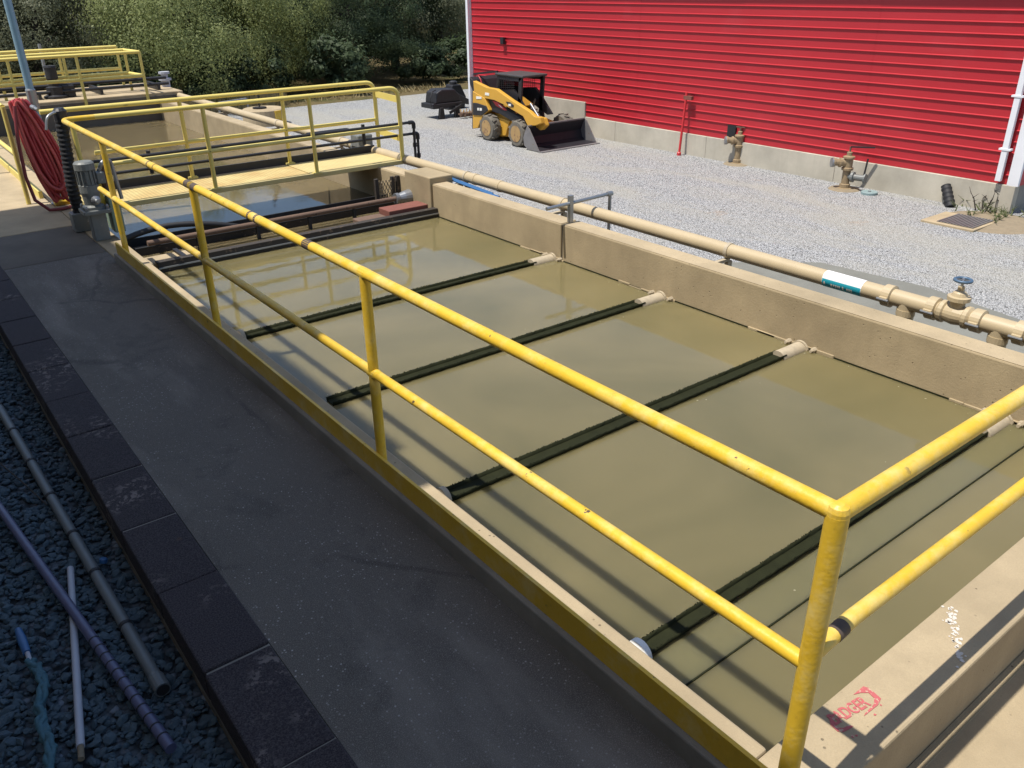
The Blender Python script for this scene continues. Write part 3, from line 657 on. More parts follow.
# label wrapped on the pipe: white upper band, teal lower band, pale marks
y0, y1 = ypx(866, 285), ypx(827, 274)
def arc(y0, y1, a0, a1, r, n=16):
    m = MB(); vs = []
    for i in range(n+1):
        a = math.radians(a0+(a1-a0)*i/n); vs += [(XPp-r*math.cos(a), y, ZPp+r*math.sin(a)) for y in (y0, y1)]
    m.add(vs, [(2*i, 2*i+1, 2*i+3, 2*i+2) for i in range(n)], True); return m
lb = arc(y0, y1, -80, 120, RP+.0015, 24).build('pipe_label', 'white', pipe)
arc(y0+.004, y1-.004, -60, 14, RP+.003).build('teal_band', 'teal', lb)
L = y1-y0
def arcmark(ya, yb, a0, a1): return arc(ya, yb, a0, a1, RP+.0045, 4).build('label_mark', 'decal', lb)
arcmark(y1-L*.10, y1-L*.05, -28, -12); arcmark(y1-L*.09, y1-L*.06, -12, -4)
for k, (a, b) in enumerate(((.24, .29), (.31, .345), (.36, .40), (.41, .445), (.455, .49))):
    arcmark(y1-L*b, y1-L*a, -30 + (k % 2)*3, -10)
arcmark(y1-L*.575, y1-L*.54, -34, -8)
for a, b in ((.65, .69), (.705, .74), (.755, .79)): arcmark(y1-L*b, y1-L*a, -32, -12)

# blue pvc pipes between wall and main
for k in range(3):
    b = thing('blue_pipe', ['blue plastic pipe lying against the tank wall', 'blue plastic pipe lying in the middle beneath the main', 'blue plastic pipe lying farthest from the tank wall'][k], 'pipe', (4.34+.05*k, 7.6, -.1), 'blue pipes beside the tank')
    MB().tube([(4.275+.05*k, 7.2+.2*k, -.03), (4.385+.03*k, 8.9, .0)], .012, 10).build('tube', 'blue', b)
    MB().box(4.345+.035*k, 4.375+.035*k, 8.38, 8.42, G, -.03).build('prop', 'dark', b); MB().box(4.27+.05*k, 4.30+.05*k, 7.62, 7.66, G, -.04).build('prop', 'dark', b)

# hose bib standpipe: galvanised pipe over the wall
hb = thing('hose_bib', 'thin galvanised pipe bent over the tank wall and beige main', 'pipe', (4.12, 5.72, 0))
yb_ = un(578, 221, 2, 0)[1]; zt = un(578, 199, 1, yb_)[2]
p_end = un(546.6, 209, 1, yb_); p_far = un(610, 193.5, 1, yb_)
MB().tube(bend([(p_end[0], yb_, p_end[2]), (p_far[0], yb_, p_far[2]), (p_far[0], yb_, G)], .04), .020, 10).build('tube', 'galv', hb)
MB().lathe((p_far[0]-.04, yb_, p_far[2]), (1, 0, 0), [(.028, 0), (.028, .07)], 10).build('elbow', 'galv', hb)
MB().box(4.09, 4.14, yb_-.025, yb_+.025, .004, zt+.06).build('support_post', 'galv', hb, bevel=.004)

g = MB().prism([(4.25, 5, G), (6.6, 4.5, G), (7.6, 6.0, G), (7.2, 8.0, G), (6.0, 9, G), (4.25, 9.5, G)], (0, 0, .005)); tag(g.build('soil_strip', 'mud'), kind='structure')
# concrete pad in the yard
g = MB().prism([(4.25, -2, G), (8.2, -2, G), (8.45, 2.5, G), (8.75, 3.9, G), (8.6, 5.4, G), (7.2, 6.6, G), (4.25, 7.4, G)], (0, 0, .012)); tag(g.build('concrete_pad', 'conc_pad'), kind='structure')
# manhole riser in the yard
mr = un(272, 126, 2, G)
mh = thing('manhole_riser', 'round concrete manhole riser with yellow stripe in the gravel yard', 'manhole', (mr[0], mr[1]+.5, G))
MB().lathe((mr[0], mr[1]+.5, G), (0, 0, 1), [(.62, 0), (.60, .42), (.56, .45)], 28).build('riser_ring', 'conc_top', mh)
MB().box(mr[0]+.10, mr[0]+.28, mr[1]-.13, mr[1]-.08, G, G+.42).build('yellow_stripe', 'yellow', mh)
MB().tube([(mr[0]-.1, mr[1]+.5, G+.45), (mr[0]-.1, mr[1]+.5, G+.95)], .02, 8).build('valve_stem', 'dark', mh)
MB().lathe((mr[0]-.1, mr[1]+.5, G+.45), (0, 0, 1), [(.2, 0), (.2, .04)], 12).build('valve_plate', 'dark', mh)
gf = un(250, 116, 2, G)
gt = thing('pipe_rack', 'small bent galvanised pipe frame by the manhole riser', 'pipe frame', (gf[0], gf[1], G))
MB().tube(bend([(gf[0]-.1, gf[1]-.2, G), (gf[0]-.1, gf[1]-.2, G+.55), (gf[0]-1.0, gf[1]-.2, G+.5), (gf[0]-1.0, gf[1]-.2, G)], .05), .03, 8).build('frame', 'galv', gt)
# grey valve block on the main seen through the bridge
vb = thing('valve_cluster', 'dark grey valve cluster on the beige main behind the footbridge', 'valve', (4.5, 11.2, 0))
MB().lathe((4.5, 11.5, ZPp), (0, -1, 0), [(.1, 0), (.13, .03), (.13, .08), (.09, .1), (.1, .25), (.13, .27), (.13, .33)], 14).build('valve_body', 'motor', vb)
MB().box(4.5-.14, 4.5+.12, 11.15, 11.42, .06, .26).build('actuator', 'motor', vb, bevel=.02)
MB().tube(bend([(3.75, 11.7, .28), (4.5, 11.7, .28), (4.5, 11.5, .1)], .08), .03, 8).build('arm', 'dark', vb)

# ------------------------------------------------------------------ red building
BX, BY0, BY1 = 13.4, 4.90, 20.9; Z1, Z2, ZE = -.775, -.455, 3.42; YS = 15.7
bd = thing('metal_building', 'red corrugated metal building on a stepped concrete foundation', 'building', (BX+5, 12.9, G))
def ribs(y0, y1, z0, z1):
    prof = []; z = z0; pitch = .182
    k0 = 0
    while z < z1-.001:
        for dz, dx in ((0, 0), (.148, 0), (.150, -.022), (.158, -.023), (.172, 0)):
            if z+dz <= z1: prof.append((BX+dx, z+dz))
        z += pitch
    prof.append((BX, z1)); m = MB()
    vs = [(x, y, zz) for x, zz in prof for y in (y0, y1)]
    m.add(vs, [(2*i, 2*i+1, 2*i+3, 2*i+2) for i in range(len(prof)-1)]); return m
nlow = 2
z_low = Z2 - nlow*.182+.03
cuts = [BY0+.16, 7.9, 10.9, 13.9, YS]
for k, (a, b) in enumerate(zip(cuts, cuts[1:])):
    pn = ribs(a, b+.03, Z2-nlow*.182, ZE+.3).build('siding_panel', 'siding', bd); pn.location.x -= .004*(k % 2)
ribs(YS, BY1-.1, Z2, ZE+.3).build('siding_panel', 'siding', bd)
ZL = Z2-nlow*.182
# foundation panels, each a piece
fy_ = [BY0, 8.3, 11.6, 14.55, YS]
for a, b in zip(fy_, fy_[1:]): MB().box(BX-.05, BX+.12, a+.0025, b-.0025, G-.2, ZL-.004).build('foundation_panel', 'conc_found', bd, bevel=.008)
for a, b in ((YS, 18.3), (18.3, BY1)): MB().box(BX-.05, BX+.12, a+.0025, b-.0025, G-.2, Z2-.004).build('foundation_panel', 'conc_found', bd, bevel=.008)
MB().box(BX+.13, BX+12, BY0+.02, BY1-.02, G-.2, ZE+.25).build('wall_core', 'conc_grey', bd)
MB().box(BX-.04, BX+12, BY0-.02, BY0+.018, ZL, ZE+.2).build('gable_wall', 'siding', bd)
MB().box(BX-.045, BX+.02, BY0-.025, BY0+.155, ZL-.003, ZE).build('corner_trim', 'white_metal', bd)
MB().box(BX-.05, BX+.02, BY1-.13, BY1+.06, Z2, ZE).build('corner_trim', 'white_metal', bd)
MB().prism([(BX-.60, BY0-.4, ZE), (BX-.60, BY0-.4, ZE+.16), (BX+6, BY0-.4, ZE+1.7), (BX+12.6, BY0-.4, ZE+.16), (BX+12.6, BY0-.4, ZE)], (0, BY1-BY0+.8, 0)).build('roof', 'white_metal', bd)
ds = MB().box(BX-.13, BX-.055, BY0+.24, BY0+.33, ZL+.06, ZE).build('downspout', 'white_metal', bd)
for z in (-.25, .6, 1.5): MB().box(BX-.14, BX-.04, BY0+.19, BY0+.38, z, z+.03).build('strap', 'white_metal', ds)
ds = MB().box(BX-.13, BX-.055, BY1-.12, BY1-.02, G+.1, ZE).build('downspout', 'white_metal', bd)
v = un(731.5, 131.5, 0, BX-.04)
MB().box(BX-.05, BX-.005, v[1]-.11, v[1]+.11, v[2]-.14, v[2]+.13).build('wall_vent', 'black', bd)
v = un(503.5, 41, 0, BX-.05)
MB().box(BX-.12, BX-.04, v[1]-.07, v[1]+.07, v[2]-.08, v[2]+.1).build('wall_bracket', 'dark', bd)

# red standpipe leaning on the wall
a = un(680, 148, 0, BX-.22); b = un(687, 97, 0, BX-.10)
rp = thing('red_pole', 'thin red pole with crossbar leaning on the red metal wall', 'pole', (BX-.22, a[1], G))
MB().tube([(BX-.24, a[1], G), (BX-.12, b[1], b[2]+.1)], .028, 8).build('shaft', 'red', rp)
MB().box(BX-.16, BX-.08, b[1]-.18, b[1]+.05, b[2]-.05, b[2]+.03).build('crossbar', 'rust_red', rp)
MB().lathe((BX-.24, a[1], G), (0, 0, 1), [(.05, 0), (.05, .06), (.03, .08)], 10).build('foot', 'red', rp)

def hydrant(name, label, u, v, big):
    p = un(u, v, 2, G); x, y = p[0], p[1]
    h = thing(name, label, 'hydrant', (x, y, G))
    MB().lathe((x, y, G), (0, 0, 1), [(.15, 0), (.15, .03), (.10, .035), (.10, .10), (.075, .11), (.075, .36), (.11, .37), (.11, .41), (.085, .42), (.085, .58), (.11, .59), (.11, .62), (.05, .64), (.05, .70), (.03, .71)], 16).build('barrel', 'tan_paint', h)
    MB().lathe((x, y, G+.50), (-.72, .62, .05), [(.07, .05), (.07, .13), (.09, .135), (.09, .17), (.065, .18), (.065, .25), (.085, .255), (.085, .29)], 14).build('outlet', 'tan_paint', h)
    MB().lathe((x-.2, y+.18, G+.51), (-.72, .62, .05), [(.09, 0), (.09, .05), (.02, .055)], 14).build('outlet_cap', 'galv', h)
    MB().tube([(x, y, G+.68), (x, y, G+.80)], .018, 8).build('stem', 'rust', h)
    if big:
        MB().lathe((x, y, G+.25), (.15, -1, 0), [(.06, .05), (.06, .10), (.10, .105), (.10, .15), (.06, .16), (.06, .34), (.09, .35), (.09, .38)], 14).build('branch_valve', 'motor', h)
        MB().tube([(x+.05, y-.33, G+.25), (x+.05, y-.36, G+.62)], .018, 8).build('branch_lever', 'dark', h)
        MB().bar((x, y, G+.80), (x+.25, y-.35, G+.80), .04, .025).build('lever', 'dark', h)
    else: MB().bar((x-.03, y+.10, G+.79), (x+.03, y-.10, G+.79), .03, .02).build('lever', 'rust', h)
    MB().lathe((x, y, G), (0, 0, 1), [(.30, 0), (.26, .02), (.16, .028)], 14).build('soil_collar', 'mud', h)
hydrant('hydrant', 'small tan hydrant below the black vent on the foundation', 737, 164, False)
hydrant('hydrant', 'larger tan hydrant with dark branch valve and lever', 844, 189, True)
d = un(869, 194, 2, G)
dk = thing('valve_cover', 'round pale teal valve cover on the gravel beside larger hydrant', 'cover', (d[0], d[1], G))
MB().lathe((d[0], d[1], G), (0, 0, 1), [(.15, 0), (.15, .04), (.14, .05), (.13, .045)], 24).build('lid', simple('pale_teal', (.22, .30, .30), .6, 0, .2, 9), dk)
MB().lathe((d[0], d[1], G+.0455), (0, 0, 1), [(.03, 0), (.03, .012)], 10).build('knob', 'galv', dk)
d0, d1 = un(942, 210, 2, G), un(946, 186, 0, BX-.10)
cu = thing('drain_pipe', 'short black corrugated drain pipe leaning on the foundation', 'pipe', (d0[0], d0[1], G))
dp = densify([V(d0[0]+.3, d0[1], G+.0), V(BX-.10, d1[1], d1[2])], .02)
MB().tube(dp, [.085+.008*math.sin(i*1.5) for i in range(len(dp))], 14).build('tube', 'black', cu)
q = un(948, 221, 2, G)
cb = thing('catch_basin', 'square grated catch basin with sunlit concrete rim by foundation', 'drain', (q[0], q[1], G))
MB().box(q[0]-.38, q[0]+.46, q[1]-.60, q[1]+.28, G-.1, G+.035).build('rim', 'conc_top', cb, bevel=.01)
MB().box(q[0]-.30, q[0]+.42, q[1]-.55, q[1]+.05, G+.0352, G+.040).build('pit', 'conc_dark', cb)
for k in range(12): MB().box(q[0]-.30, q[0]+.42, q[1]-.54+k*.05, q[1]-.51+k*.05, G+.041, G+.052).build('grate_bar', 'galv', cb)
def weeds(name, label, u, v, n, hgt, spread, mat, seed):
    p = un(u, v, 2, G); r = random.Random(seed); m = MB()
    for _ in range(n):
        b = V(p[0]+r.gauss(0, spread), p[1]+r.gauss(0, spread), G); t = b + V(r.gauss(0, .3)*hgt, r.gauss(0, .3)*hgt, hgt*r.uniform(.5, 1.1)); mid = b.lerp(t, .5)+V(r.gauss(0, .05), r.gauss(0, .05), .05)
        m.tube([b, mid, t], [.012, .009, .003], 4, False)
        for k in range(3):
            c = b.lerp(t, r.uniform(.4, 1)); m.tube([c, c+V(r.gauss(0, .08), r.gauss(0, .08), r.uniform(.02, .12))], [.008, .002], 3, False)
    o = thing(name, label, 'weed', (p[0], p[1], G)); tag(m.build('stems', mat, o), kind='stuff')
weeds('dry_weed', 'dry grey weed stalks by the foundation corner', 984, 212, 5, .36, .12, 'bark', 3)
weeds('green_weed', 'low green weeds growing at the building corner', 1000, 216, 40, .12, .3, 'weed', 4)
MB_ = MB().lathe((un(990, 222, 2, G)[0], un(990, 222, 2, G)[1], G), (0, 0, 1), [(.75, 0), (.4, .02), (.1, .03)], 20); tag(MB_.build('soil_patch', 'mud'), kind='structure')

# ------------------------------------------------------------------ skid steer loader
rw, fw_ = un(489, 141, 2, G), un(516, 147.5, 2, G)
LX = (rw[0]+fw_[0])/2; WID = 1.72
ld = thing('skid_steer_loader', 'yellow and black skid steer loader with dusty tyres and open bucket', 'loader', (LX+WID/2, (rw[1]+fw_[1])/2, G))
def zz(a, b): return 465+a/8.54, 65+b/8.54
def lp(a, b, off): p = un(*zz(a, b), 0, LX+off); return V(LX+off, p[1], p[2])
def slab(name, poly, off, th, mat, parent=ld, bevel=.015):
    return MB().prism([lp(a, b, off) for a, b in poly], (th, 0, 0)).build(name, mat, parent, bevel=bevel)
RW = .315
for y in (rw[1]+.10, fw_[1]+.06):
    for x0, sgn in ((LX, 1), (LX+WID, -1)):
        wh = MB().lathe((x0+sgn*.02, y, G+RW), (sgn, 0, 0), [(RW*.62, 0), (RW*.9, .0), (RW, .05), (RW, .22), (RW*.9, .27), (RW*.6, .27)], 28).build('tyre', 'tyre', ld)
        lug = MB()
        for k in range(18):
            a = 2*math.pi*k/18; c = V(x0+sgn*(.10 if k % 2 else .18), y+RW*1.0*math.cos(a), G+RW+RW*1.0*math.sin(a))
            lug.obox(c, (.13, .05, .045), Matrix.Rotation(a-math.pi/2, 3, 'X') @ Matrix.Rotation(.4 if k % 2 else -.4, 3, 'Z'))
        lug.build('tread_lug', 'tyre', wh)
        MB().lathe((x0+sgn*.015, y, G+RW), (sgn, 0, 0), [(RW*.63, -.004), (RW*.58, .0), (RW*.52, .10), (RW*.26, .12), (RW*.24, .07), (RW*.08, .06), (RW*.02, .06)], 22).build('rim', 'rim', wh)
# chassis
slab('chassis', [(215, 400), (300, 420), (420, 485), (560, 545), (560, 600), (340, 612), (230, 612), (140, 560), (140, 440)], .34, WID-.68, 'cat')
slab('side_panel', [(262, 440), (380, 478), (362, 540), (345, 604), (300, 606), (264, 545)], .28, .06, 'cat')
slab('rear_body', [(65, 222), (165, 282), (205, 388), (150, 438), (108, 540), (66, 545)], .10, WID-.2, 'cat')
slab('rear_badge', [(66, 322), (100, 325), (178, 350), (194, 388), (140, 432), (66, 428)], .075, .03, 'cat_black')
mk = [(105, 368, 145, 388)]
slab('badge_mark', [(105, 366), (118, 367), (118, 388), (105, 388)], .068, .01, 'decal', bevel=0); slab('badge_mark', [(124, 367), (143, 369), (143, 390), (124, 390)], .068, .01, 'decal', bevel=0)
slab('side_cover', [(165, 285), (245, 300), (340, 375), (480, 455), (528, 525), (400, 482), (300, 420), (205, 390)], .20, .1, 'cat_black')
slab('side_decal', [(230, 302), (288, 322), (358, 388), (335, 388), (262, 348)], .185, .02, 'red')
slab('decal_mark', [(283, 338), (300, 346), (325, 372), (308, 364)], .176, .012, 'decal', bevel=0)
arm_poly = [(68, 135), (185, 192), (262, 205), (395, 300), (545, 395), (592, 440), (640, 450), (650, 500), (600, 520), (535, 520), (495, 440), (330, 340), (245, 300), (165, 285), (76, 228)]
slab('lift_arm', arm_poly, .11, .12, 'cat'); slab('lift_arm', arm_poly, WID-.25, .12, 'cat')
slab('arm_badge', [(345, 312), (385, 318), (415, 345), (410, 362), (372, 350)], .095, .02, 'cat_black')
slab('badge_mark', [(370, 332), (392, 334), (392, 352), (370, 350)], .088, .01, 'decal', bevel=0)
slab('arm_mark', [(170, 235), (205, 240), (205, 262), (170, 258)], .100, .012, 'decal', bevel=0)
slab('arm_mark', [(95, 268), (140, 272), (140, 290), (95, 290)], .090, .012, 'decal', bevel=0)
slab('rear_door', [(36, 100), (62, 130), (92, 226), (66, 226), (40, 165)], .15, WID-.3, 'cat_black')
slab('rear_bumper', [(60, 226), (68, 226), (68, 545), (60, 545)], .2, WID-.4, 'bark')
# cab
CO, CW = .36, .74
def cabp(a, b, off=CO): return lp(a, b, off)
A, B, Cc, Dd = cabp(272, 88), cabp(486, 112), cabp(470, 345), cabp(262, 215)
E_, F_ = cabp(430, 320), cabp(560, 440)
for off in (CO, CO+CW-.05):
    dx = V(off-CO, 0, 0); th = (.05, 0, 0)
    MB().prism([A+dx, B+dx, B+dx+V(0, .10, -.09), A+dx+V(0, -.04, -.09)], th).build('cab_top_rail', 'cat_black', ld)
    MB().prism([A+dx+V(0, -.0, -.08), A+dx+V(0, -.09, -.08), Dd+dx+V(0, -.09, -.1), Dd+dx+V(0, 0, -.1)], th).build('cab_rear_pillar', 'cat_black', ld)
    MB().prism([B+dx, B+dx+V(0, .12, 0), Cc+dx+V(0, .12, -.25), Cc+dx+V(0, -.1, -.45), Cc+dx+V(0, -.02, -.1)], th).build('cab_front_pillar', 'cat_black', ld)
    lo = [cabp(262, 210)+dx, cabp(415, 210)+dx, cabp(475, 300)+dx, cabp(560, 445)+dx, cabp(520, 450)+dx, cabp(330, 300)+dx, cabp(262, 260)+dx]
    MB().prism(lo, th).build('cab_side_panel', 'cat_black', ld)
    m = MB()
    for k in range(9):
        t = k/8; p0 = cabp(280+130*t, 95)+dx; p1 = cabp(280+130*t, 212)+dx; m.bar(p0, p1, .008, .008)
    for k in range(7):
        t = k/6; m.bar(cabp(276, 100+110*t)+dx, cabp(425, 100+110*t)+dx, .008, .008)
    m.build('side_mesh_guard', 'cat_black', ld)
Lr = B.y-A.y
rz = max(A.z, B.z)
MB().box(LX+CO-.03, LX+CO+CW+.03, B.y-.06, A.y+.05, rz, rz+.055).build('cab_roof', simple('dusty_black_roof', (.055, .053, .052), .6, 0, .3, 6), ld, bevel=.02)
MB().box(LX+CO+.05, LX+CO+CW-.05, A.y-.10, A.y-.04, Dd.z-.35, rz).build('rear_window', 'glass', ld)
MB().box(LX+CO+.25, LX+CO+CW-.25, B.y+.5, B.y+.95, G+.45, G+.62).build('seat_cushion', 'black', ld, bevel=.04)
MB().box(LX+CO+.25, LX+CO+CW-.25, B.y+.88, B.y+1.0, G+.6, G+1.1).build('seat_back', 'black', ld, bevel=.04)
MB().box(LX+CO+.02, LX+CO+CW-.02, B.y-.1, B.y+1.1, G+.38, G+.44).build('cab_floor', 'cat_black', ld)
for s in (.1, CW-.2): MB().tube([(LX+CO+s+.05, B.y+.4, G+.5), (LX+CO+s+.05, B.y+.25, G+.95), (LX+CO+s+.05, B.y+.2, G+1.02)], .025, 8).build('control_lever', 'galv', ld)
MB().box(LX+CO+.1, LX+CO+CW-.1, B.y+.0, B.y+.08, G+.45, G+.62).build('front_kick_plate', 'decal', ld)
# rear roof bar and grab hose
MB().bar(lp(75, 76, .45), lp(278, 55, .45), .04, .05).build('support_bar', 'cat_black', ld)
MB().tube([lp(98, 98, .3), lp(115, 92, .3), lp(132, 120, .3), lp(150, 185, .3)], .014, 8).build('hydraulic_hose', 'hose', ld)
# front arms, cylinder, coupler
for off in (.25, WID-.45):
    MB().prism([lp(590, 440, off), lp(660, 455, off), lp(680, 520, off), lp(640, 560, off), lp(600, 530, off)], (.16, 0, 0)).build('arm_knee', 'cat', ld, bevel=.02)
    MB().tube([lp(560, 330, off+.2), lp(640, 460, off+.2)], .03, 10).build('tilt_cylinder', 'galv', ld)
yb0, yb1 = un(541, 152.5, 2, G)[1], un(524, 151, 2, G)[1]
bk = [(yb0, 0), (yb0+.03, .02), (yb1+.02, .02), (yb1+.12, .09), (yb1+.18, .26), (yb1+.06, .50)]
XB0, XB1 = LX+.0, LX+WID+.12
m = MB(); n = len(bk)
inner = [V(XB0, y, G+z+.01) for y, z in bk]
th = .03
outp = [V(0, 0, 0)]*0
shell = [(y, z) for y, z in bk]; off = [(yb0, -.0+.0)]
sh = bk + [(yb1+.06, .535), (yb1+.215, .26), (yb1+.15, .06), (yb1+.02, -.012), (yb0-.02, -.012)]
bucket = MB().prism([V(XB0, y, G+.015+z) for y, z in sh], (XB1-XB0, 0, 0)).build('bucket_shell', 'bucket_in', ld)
side = [(yb0+.02, 0), (yb1+.02, -.0), (yb1+.16, .08), (yb1+.205, .26), (yb1+.06, .54), (yb1-.02, .50)]
for x in (XB0-.025, XB1): MB().prism([V(x, y, G+.014+z) for y, z in side], (.025, 0, 0)).build('bucket_side', 'bucket', bucket)
MB().box(XB0-.03, XB1+.03, yb0-.09, yb0+.03, G+.001, G+.022).build('cutting_edge', 'bucket', bucket)
MB().box(XB0, XB1, yb1+.035, yb1+.08, G+.545, G+.575).build('bucket_lip', 'bucket', bucket)

# attachments on the gravel behind
a0 = un(445, 116, 2, G)
at = thing('trencher_attachment', 'black trencher attachment with rounded hood parked on the gravel', 'attachment', (a0[0], a0[1], G))
x, y = a0[0]+.02, a0[1]+.5
AT0 = len(bpy.data.objects)
MB().prism([(x-.7, y, G+.55), (x-.62, y, G+.95), (x-.35, y, G+1.05), (x+.35, y, G+1.03), (x+.62, y, G+.8), (x+.7, y, G+.55)], (0, .9, 0)).build('hood', 'dark', at, bevel=.05)
MB().box(x-.9, x+.7, y-.1, y+.95, G+.38, G+.56).build('frame', 'cat_black', at, bevel=.03)
for xx in (x-.5, x+.35):
    MB().prism([(xx-.16, y-.2, G), (xx+.16, y-.2, G), (xx+.1, y-.2, G+.42), (xx-.08, y-.2, G+.42)], (0, .16, 0)).build('skid_leg', 'black', at, bevel=.02)
MB().bar((x-.1, y-.2, G+.2), (x+.55, y-.25, G+.45), .08, .1).build('brace', 'cat_black', at)
MB().prism([(x+.6, y+.1, G+.5), (x+1.4, y+.1, G+.35), (x+1.4, y+.1, G+.5), (x+.6, y+.1, G+.85)], (0, .35, 0)).build('boom', 'cat_black', at, bevel=.02)
MB().tube([(x-.7, y, G+.6), (x-1.0, y-.1, G+.5), (x-1.05, y-.1, G+.75), (x-.85, y, G+1.02), (x-.6, y+.1, G+1.05)], .02, 8).build('hydraulic_hose', 'black', at)
au = thing('auger_chain', 'rusty toothed digging chain lying beside the black trencher', 'chain', (x+1.4, y-.3, G))
ra = random.Random(9)
MB().tube([(x+.75, y-.2, G+.15), (x+1.95, y-.25, G+.13)], .09, 10).build('core', 'rust', au)
for k in range(26):
    t = k/25; c = V(x+.75+1.2*t, y-.2-.05*t, G+.15); a = k*1.1
    MB().bar(c, c+V(.03, .2*math.cos(a), .2*math.sin(a) if math.sin(a) > -.5 else -.1), .035, .05).build('tooth', 'rim' if k % 3 else 'rust', au)
hb2 = thing('breaker_attachment', 'dark hydraulic breaker attachment between trencher and loader', 'attachment', (x+1.7, y+1.2, G))
MB().prism([(x+1.2, y+1.2, G), (x+2.2, y+1.2, G), (x+2.3, y+1.2, G+.45), (x+2.0, y+1.2, G+.95), (x+1.5, y+1.2, G+.95), (x+1.35, y+1.2, G+.5)], (0, .6, 0)).build('housing', 'cat_black', hb2, bevel=.05)
MB().lathe((x+1.75, y+1.5, G+.95), (0, 0, 1), [(.2, 0), (.2, .1), (.12, .14)], 12).build('motor_cap', 'dark', hb2)
MB().tube([(x+1.45, y+1.18, G+.5), (x+1.0, y+1.0, G+.6), (x+.9, y+1.0, G+.75)], .05, 8).build('cylinder', 'galv', hb2)

for o in (at, au, hb2): o.scale = (.66, .66, .78)
hb2.location.x -= .5; au.location.x -= .85; au.location.y -= .35
for o in (at, au, hb2): o.location.y -= .7; o.location.x -= .1
# ------------------------------------------------------------------ pipes lying in the left gravel bed
def gp_(u, v): p = un(u, v, 2, GL+.03); return p
a, b = gp_(-60, 305), gp_(163, 690)
cp = thing('grey_conduit', 'grey conduit with black bands lying on the dark gravel', 'conduit', (b[0], b[1], GL))
d = (b-a).normalized()
MB().tube([a, b], .030, 16, False).build('tube', 'grey_pipe', cp)
MB().tube([b-d*.02, b+d*.002], .029, 14).build('dark_bore', 'black', cp)  # black disc puts the darkness of the hollow end into colour
MB().lathe(b-d*.11, d, [(.031, 0), (.036, .02), (.036, .11)], 16).build('bell_end', 'grey_pipe', cp)
for u, v in ((6, 405), (20, 430), (37, 461), (54, 496), (74, 535), (97, 573), (127, 626)):
    p = gp_(u, v); t = (p-a).dot(d); c = a+d*t; sleeve(c-d*.012, c+d*.012, .0335, cp, 'black_band', 'black')
a, b = gp_(-50, 440), gp_(172, 752)
lp_ = thing('lilac_conduit', 'lilac grey ridged conduit lying across the white pipe on gravel', 'conduit', (b[0], b[1], GL))
a += V(0, 0, .03); b += V(0, 0, .02); d = (b-a).normalized()
MB().tube([a, b], .0245, 16).build('tube', 'lilac_pipe', lp_)
for k in range(12): c = b-d*(.08+.072*k); sleeve(c-d*.004, c+d*.004, .0258, lp_, 'ridge', 'black')
a, b = gp_(70, 567), gp_(80, 745)
wp = thing('white_pipe', 'thin white plastic pipe lying under the lilac conduit', 'pipe', (b[0], b[1], GL))
a += V(0, 0, -.01); b += V(0, 0, -.01); d = (b-a).normalized()
MB().tube([a, b], .0175, 14).build('tube', 'white_pipe', wp); sleeve(b-d*.01, b+d*.07, .013, wp, 'muddy_end', 'mud')
rp_ = thing('rope_bundle', 'frayed teal rope with blue handle end lying on gravel', 'rope', (gp_(40, 700)[0], gp_(40, 700)[1], GL))
pth = [gp_(*q) for q in ((31, 662), (40, 672), (44, 690), (38, 708), (43, 728), (50, 748), (49, 775), (55, 800))]
for k in range(5):
    rr = random.Random(k); MB().tube([p+V(rr.uniform(-.018, .018), rr.uniform(-.012, .012), rr.uniform(-.01, .02)) for p in densify(pth, .03)], .014, 6).build('strand', 'rope', rp_)
MB().tube([gp_(27, 652), gp_(31, 664)], .011, 10).build('neck', 'white_pipe', rp_)
MB().tube([gp_(18, 630), gp_(22, 640), gp_(27, 653)], [.016, .022, .018], 12).build('handle', 'blue', rp_)
p = gp_(103, 561)
bc = thing('bottle_cap', 'small bright blue plastic cap among the dark stones', 'cap', (p[0], p[1], GL)); MB().lathe(p-V(0, 0, .01), (.3, .2, 1), [(.022, 0), (.022, .02), (.016, .026)], 12).build('cap', 'blue', bc)
MB().tube([gp_(-10, 455), gp_(20, 480), gp_(47, 505)], .005, 6).build('stick', 'bark', None)
tag(bpy.data.objects['stick'], 'thin bare twig lying on the dark gravel', 'twig')

# ------------------------------------------------------------------ marks on the end wall
def flat_text(body, size, loc, mat, parent, name, rot=0.):
    cu = bpy.data.curves.new('t', 'FONT'); cu.body = body; cu.size = size; cu.extrude = .0004; cu.align_x = 'CENTER'; cu.align_y = 'CENTER'; cu.offset = .002
    o = bpy.data.objects.new('t', cu); COL.objects.link(o); bpy.context.view_layer.update()
    me = bpy.data.meshes.new_from_object(o.evaluated_get(bpy.context.evaluated_depsgraph_get())); bpy.data.objects.remove(o)
    me.materials.clear(); me.materials.append(M[mat]); ob = bpy.data.objects.new(name, me); COL.objects.link(ob)
    if parent: ob.parent = parent; ob.location = Vector(loc)-ORIG[parent.name]
    else: ob.location = loc
    ob.rotation_euler.z = rot; return ob
ZS = ZT+.0006
def sp2(a, b): q = un(800+a/8.533, 670+b/8.533, 2, ZS); return q
c = sp2(430, 350)
st = thing('red_stamp', 'faded red stamped emblem with lettering on the end wall', 'stamp', (c[0], c[1], ZT))
p0, p1 = sp2(262, 440), sp2(570, 262)
tx = flat_text('BADGER', .074, ((p0[0]+p1[0])/2, (p0[1]+p1[1])/2, ZS+.0006), 'stamp', st, 'lettering', math.atan2(p1[1]-p0[1], p1[0]-p0[0])); tx.scale.x = .72
m = MB(); poly = [sp2(*q) for q in ((455, 212), (540, 140), (590, 155), (692, 245), (665, 300), (545, 395), (552, 375), (632, 290), (632, 240), (585, 195), (520, 195))]
m.prism(poly, (0, 0, .0012)).build('corner_swoosh', 'stamp', st)
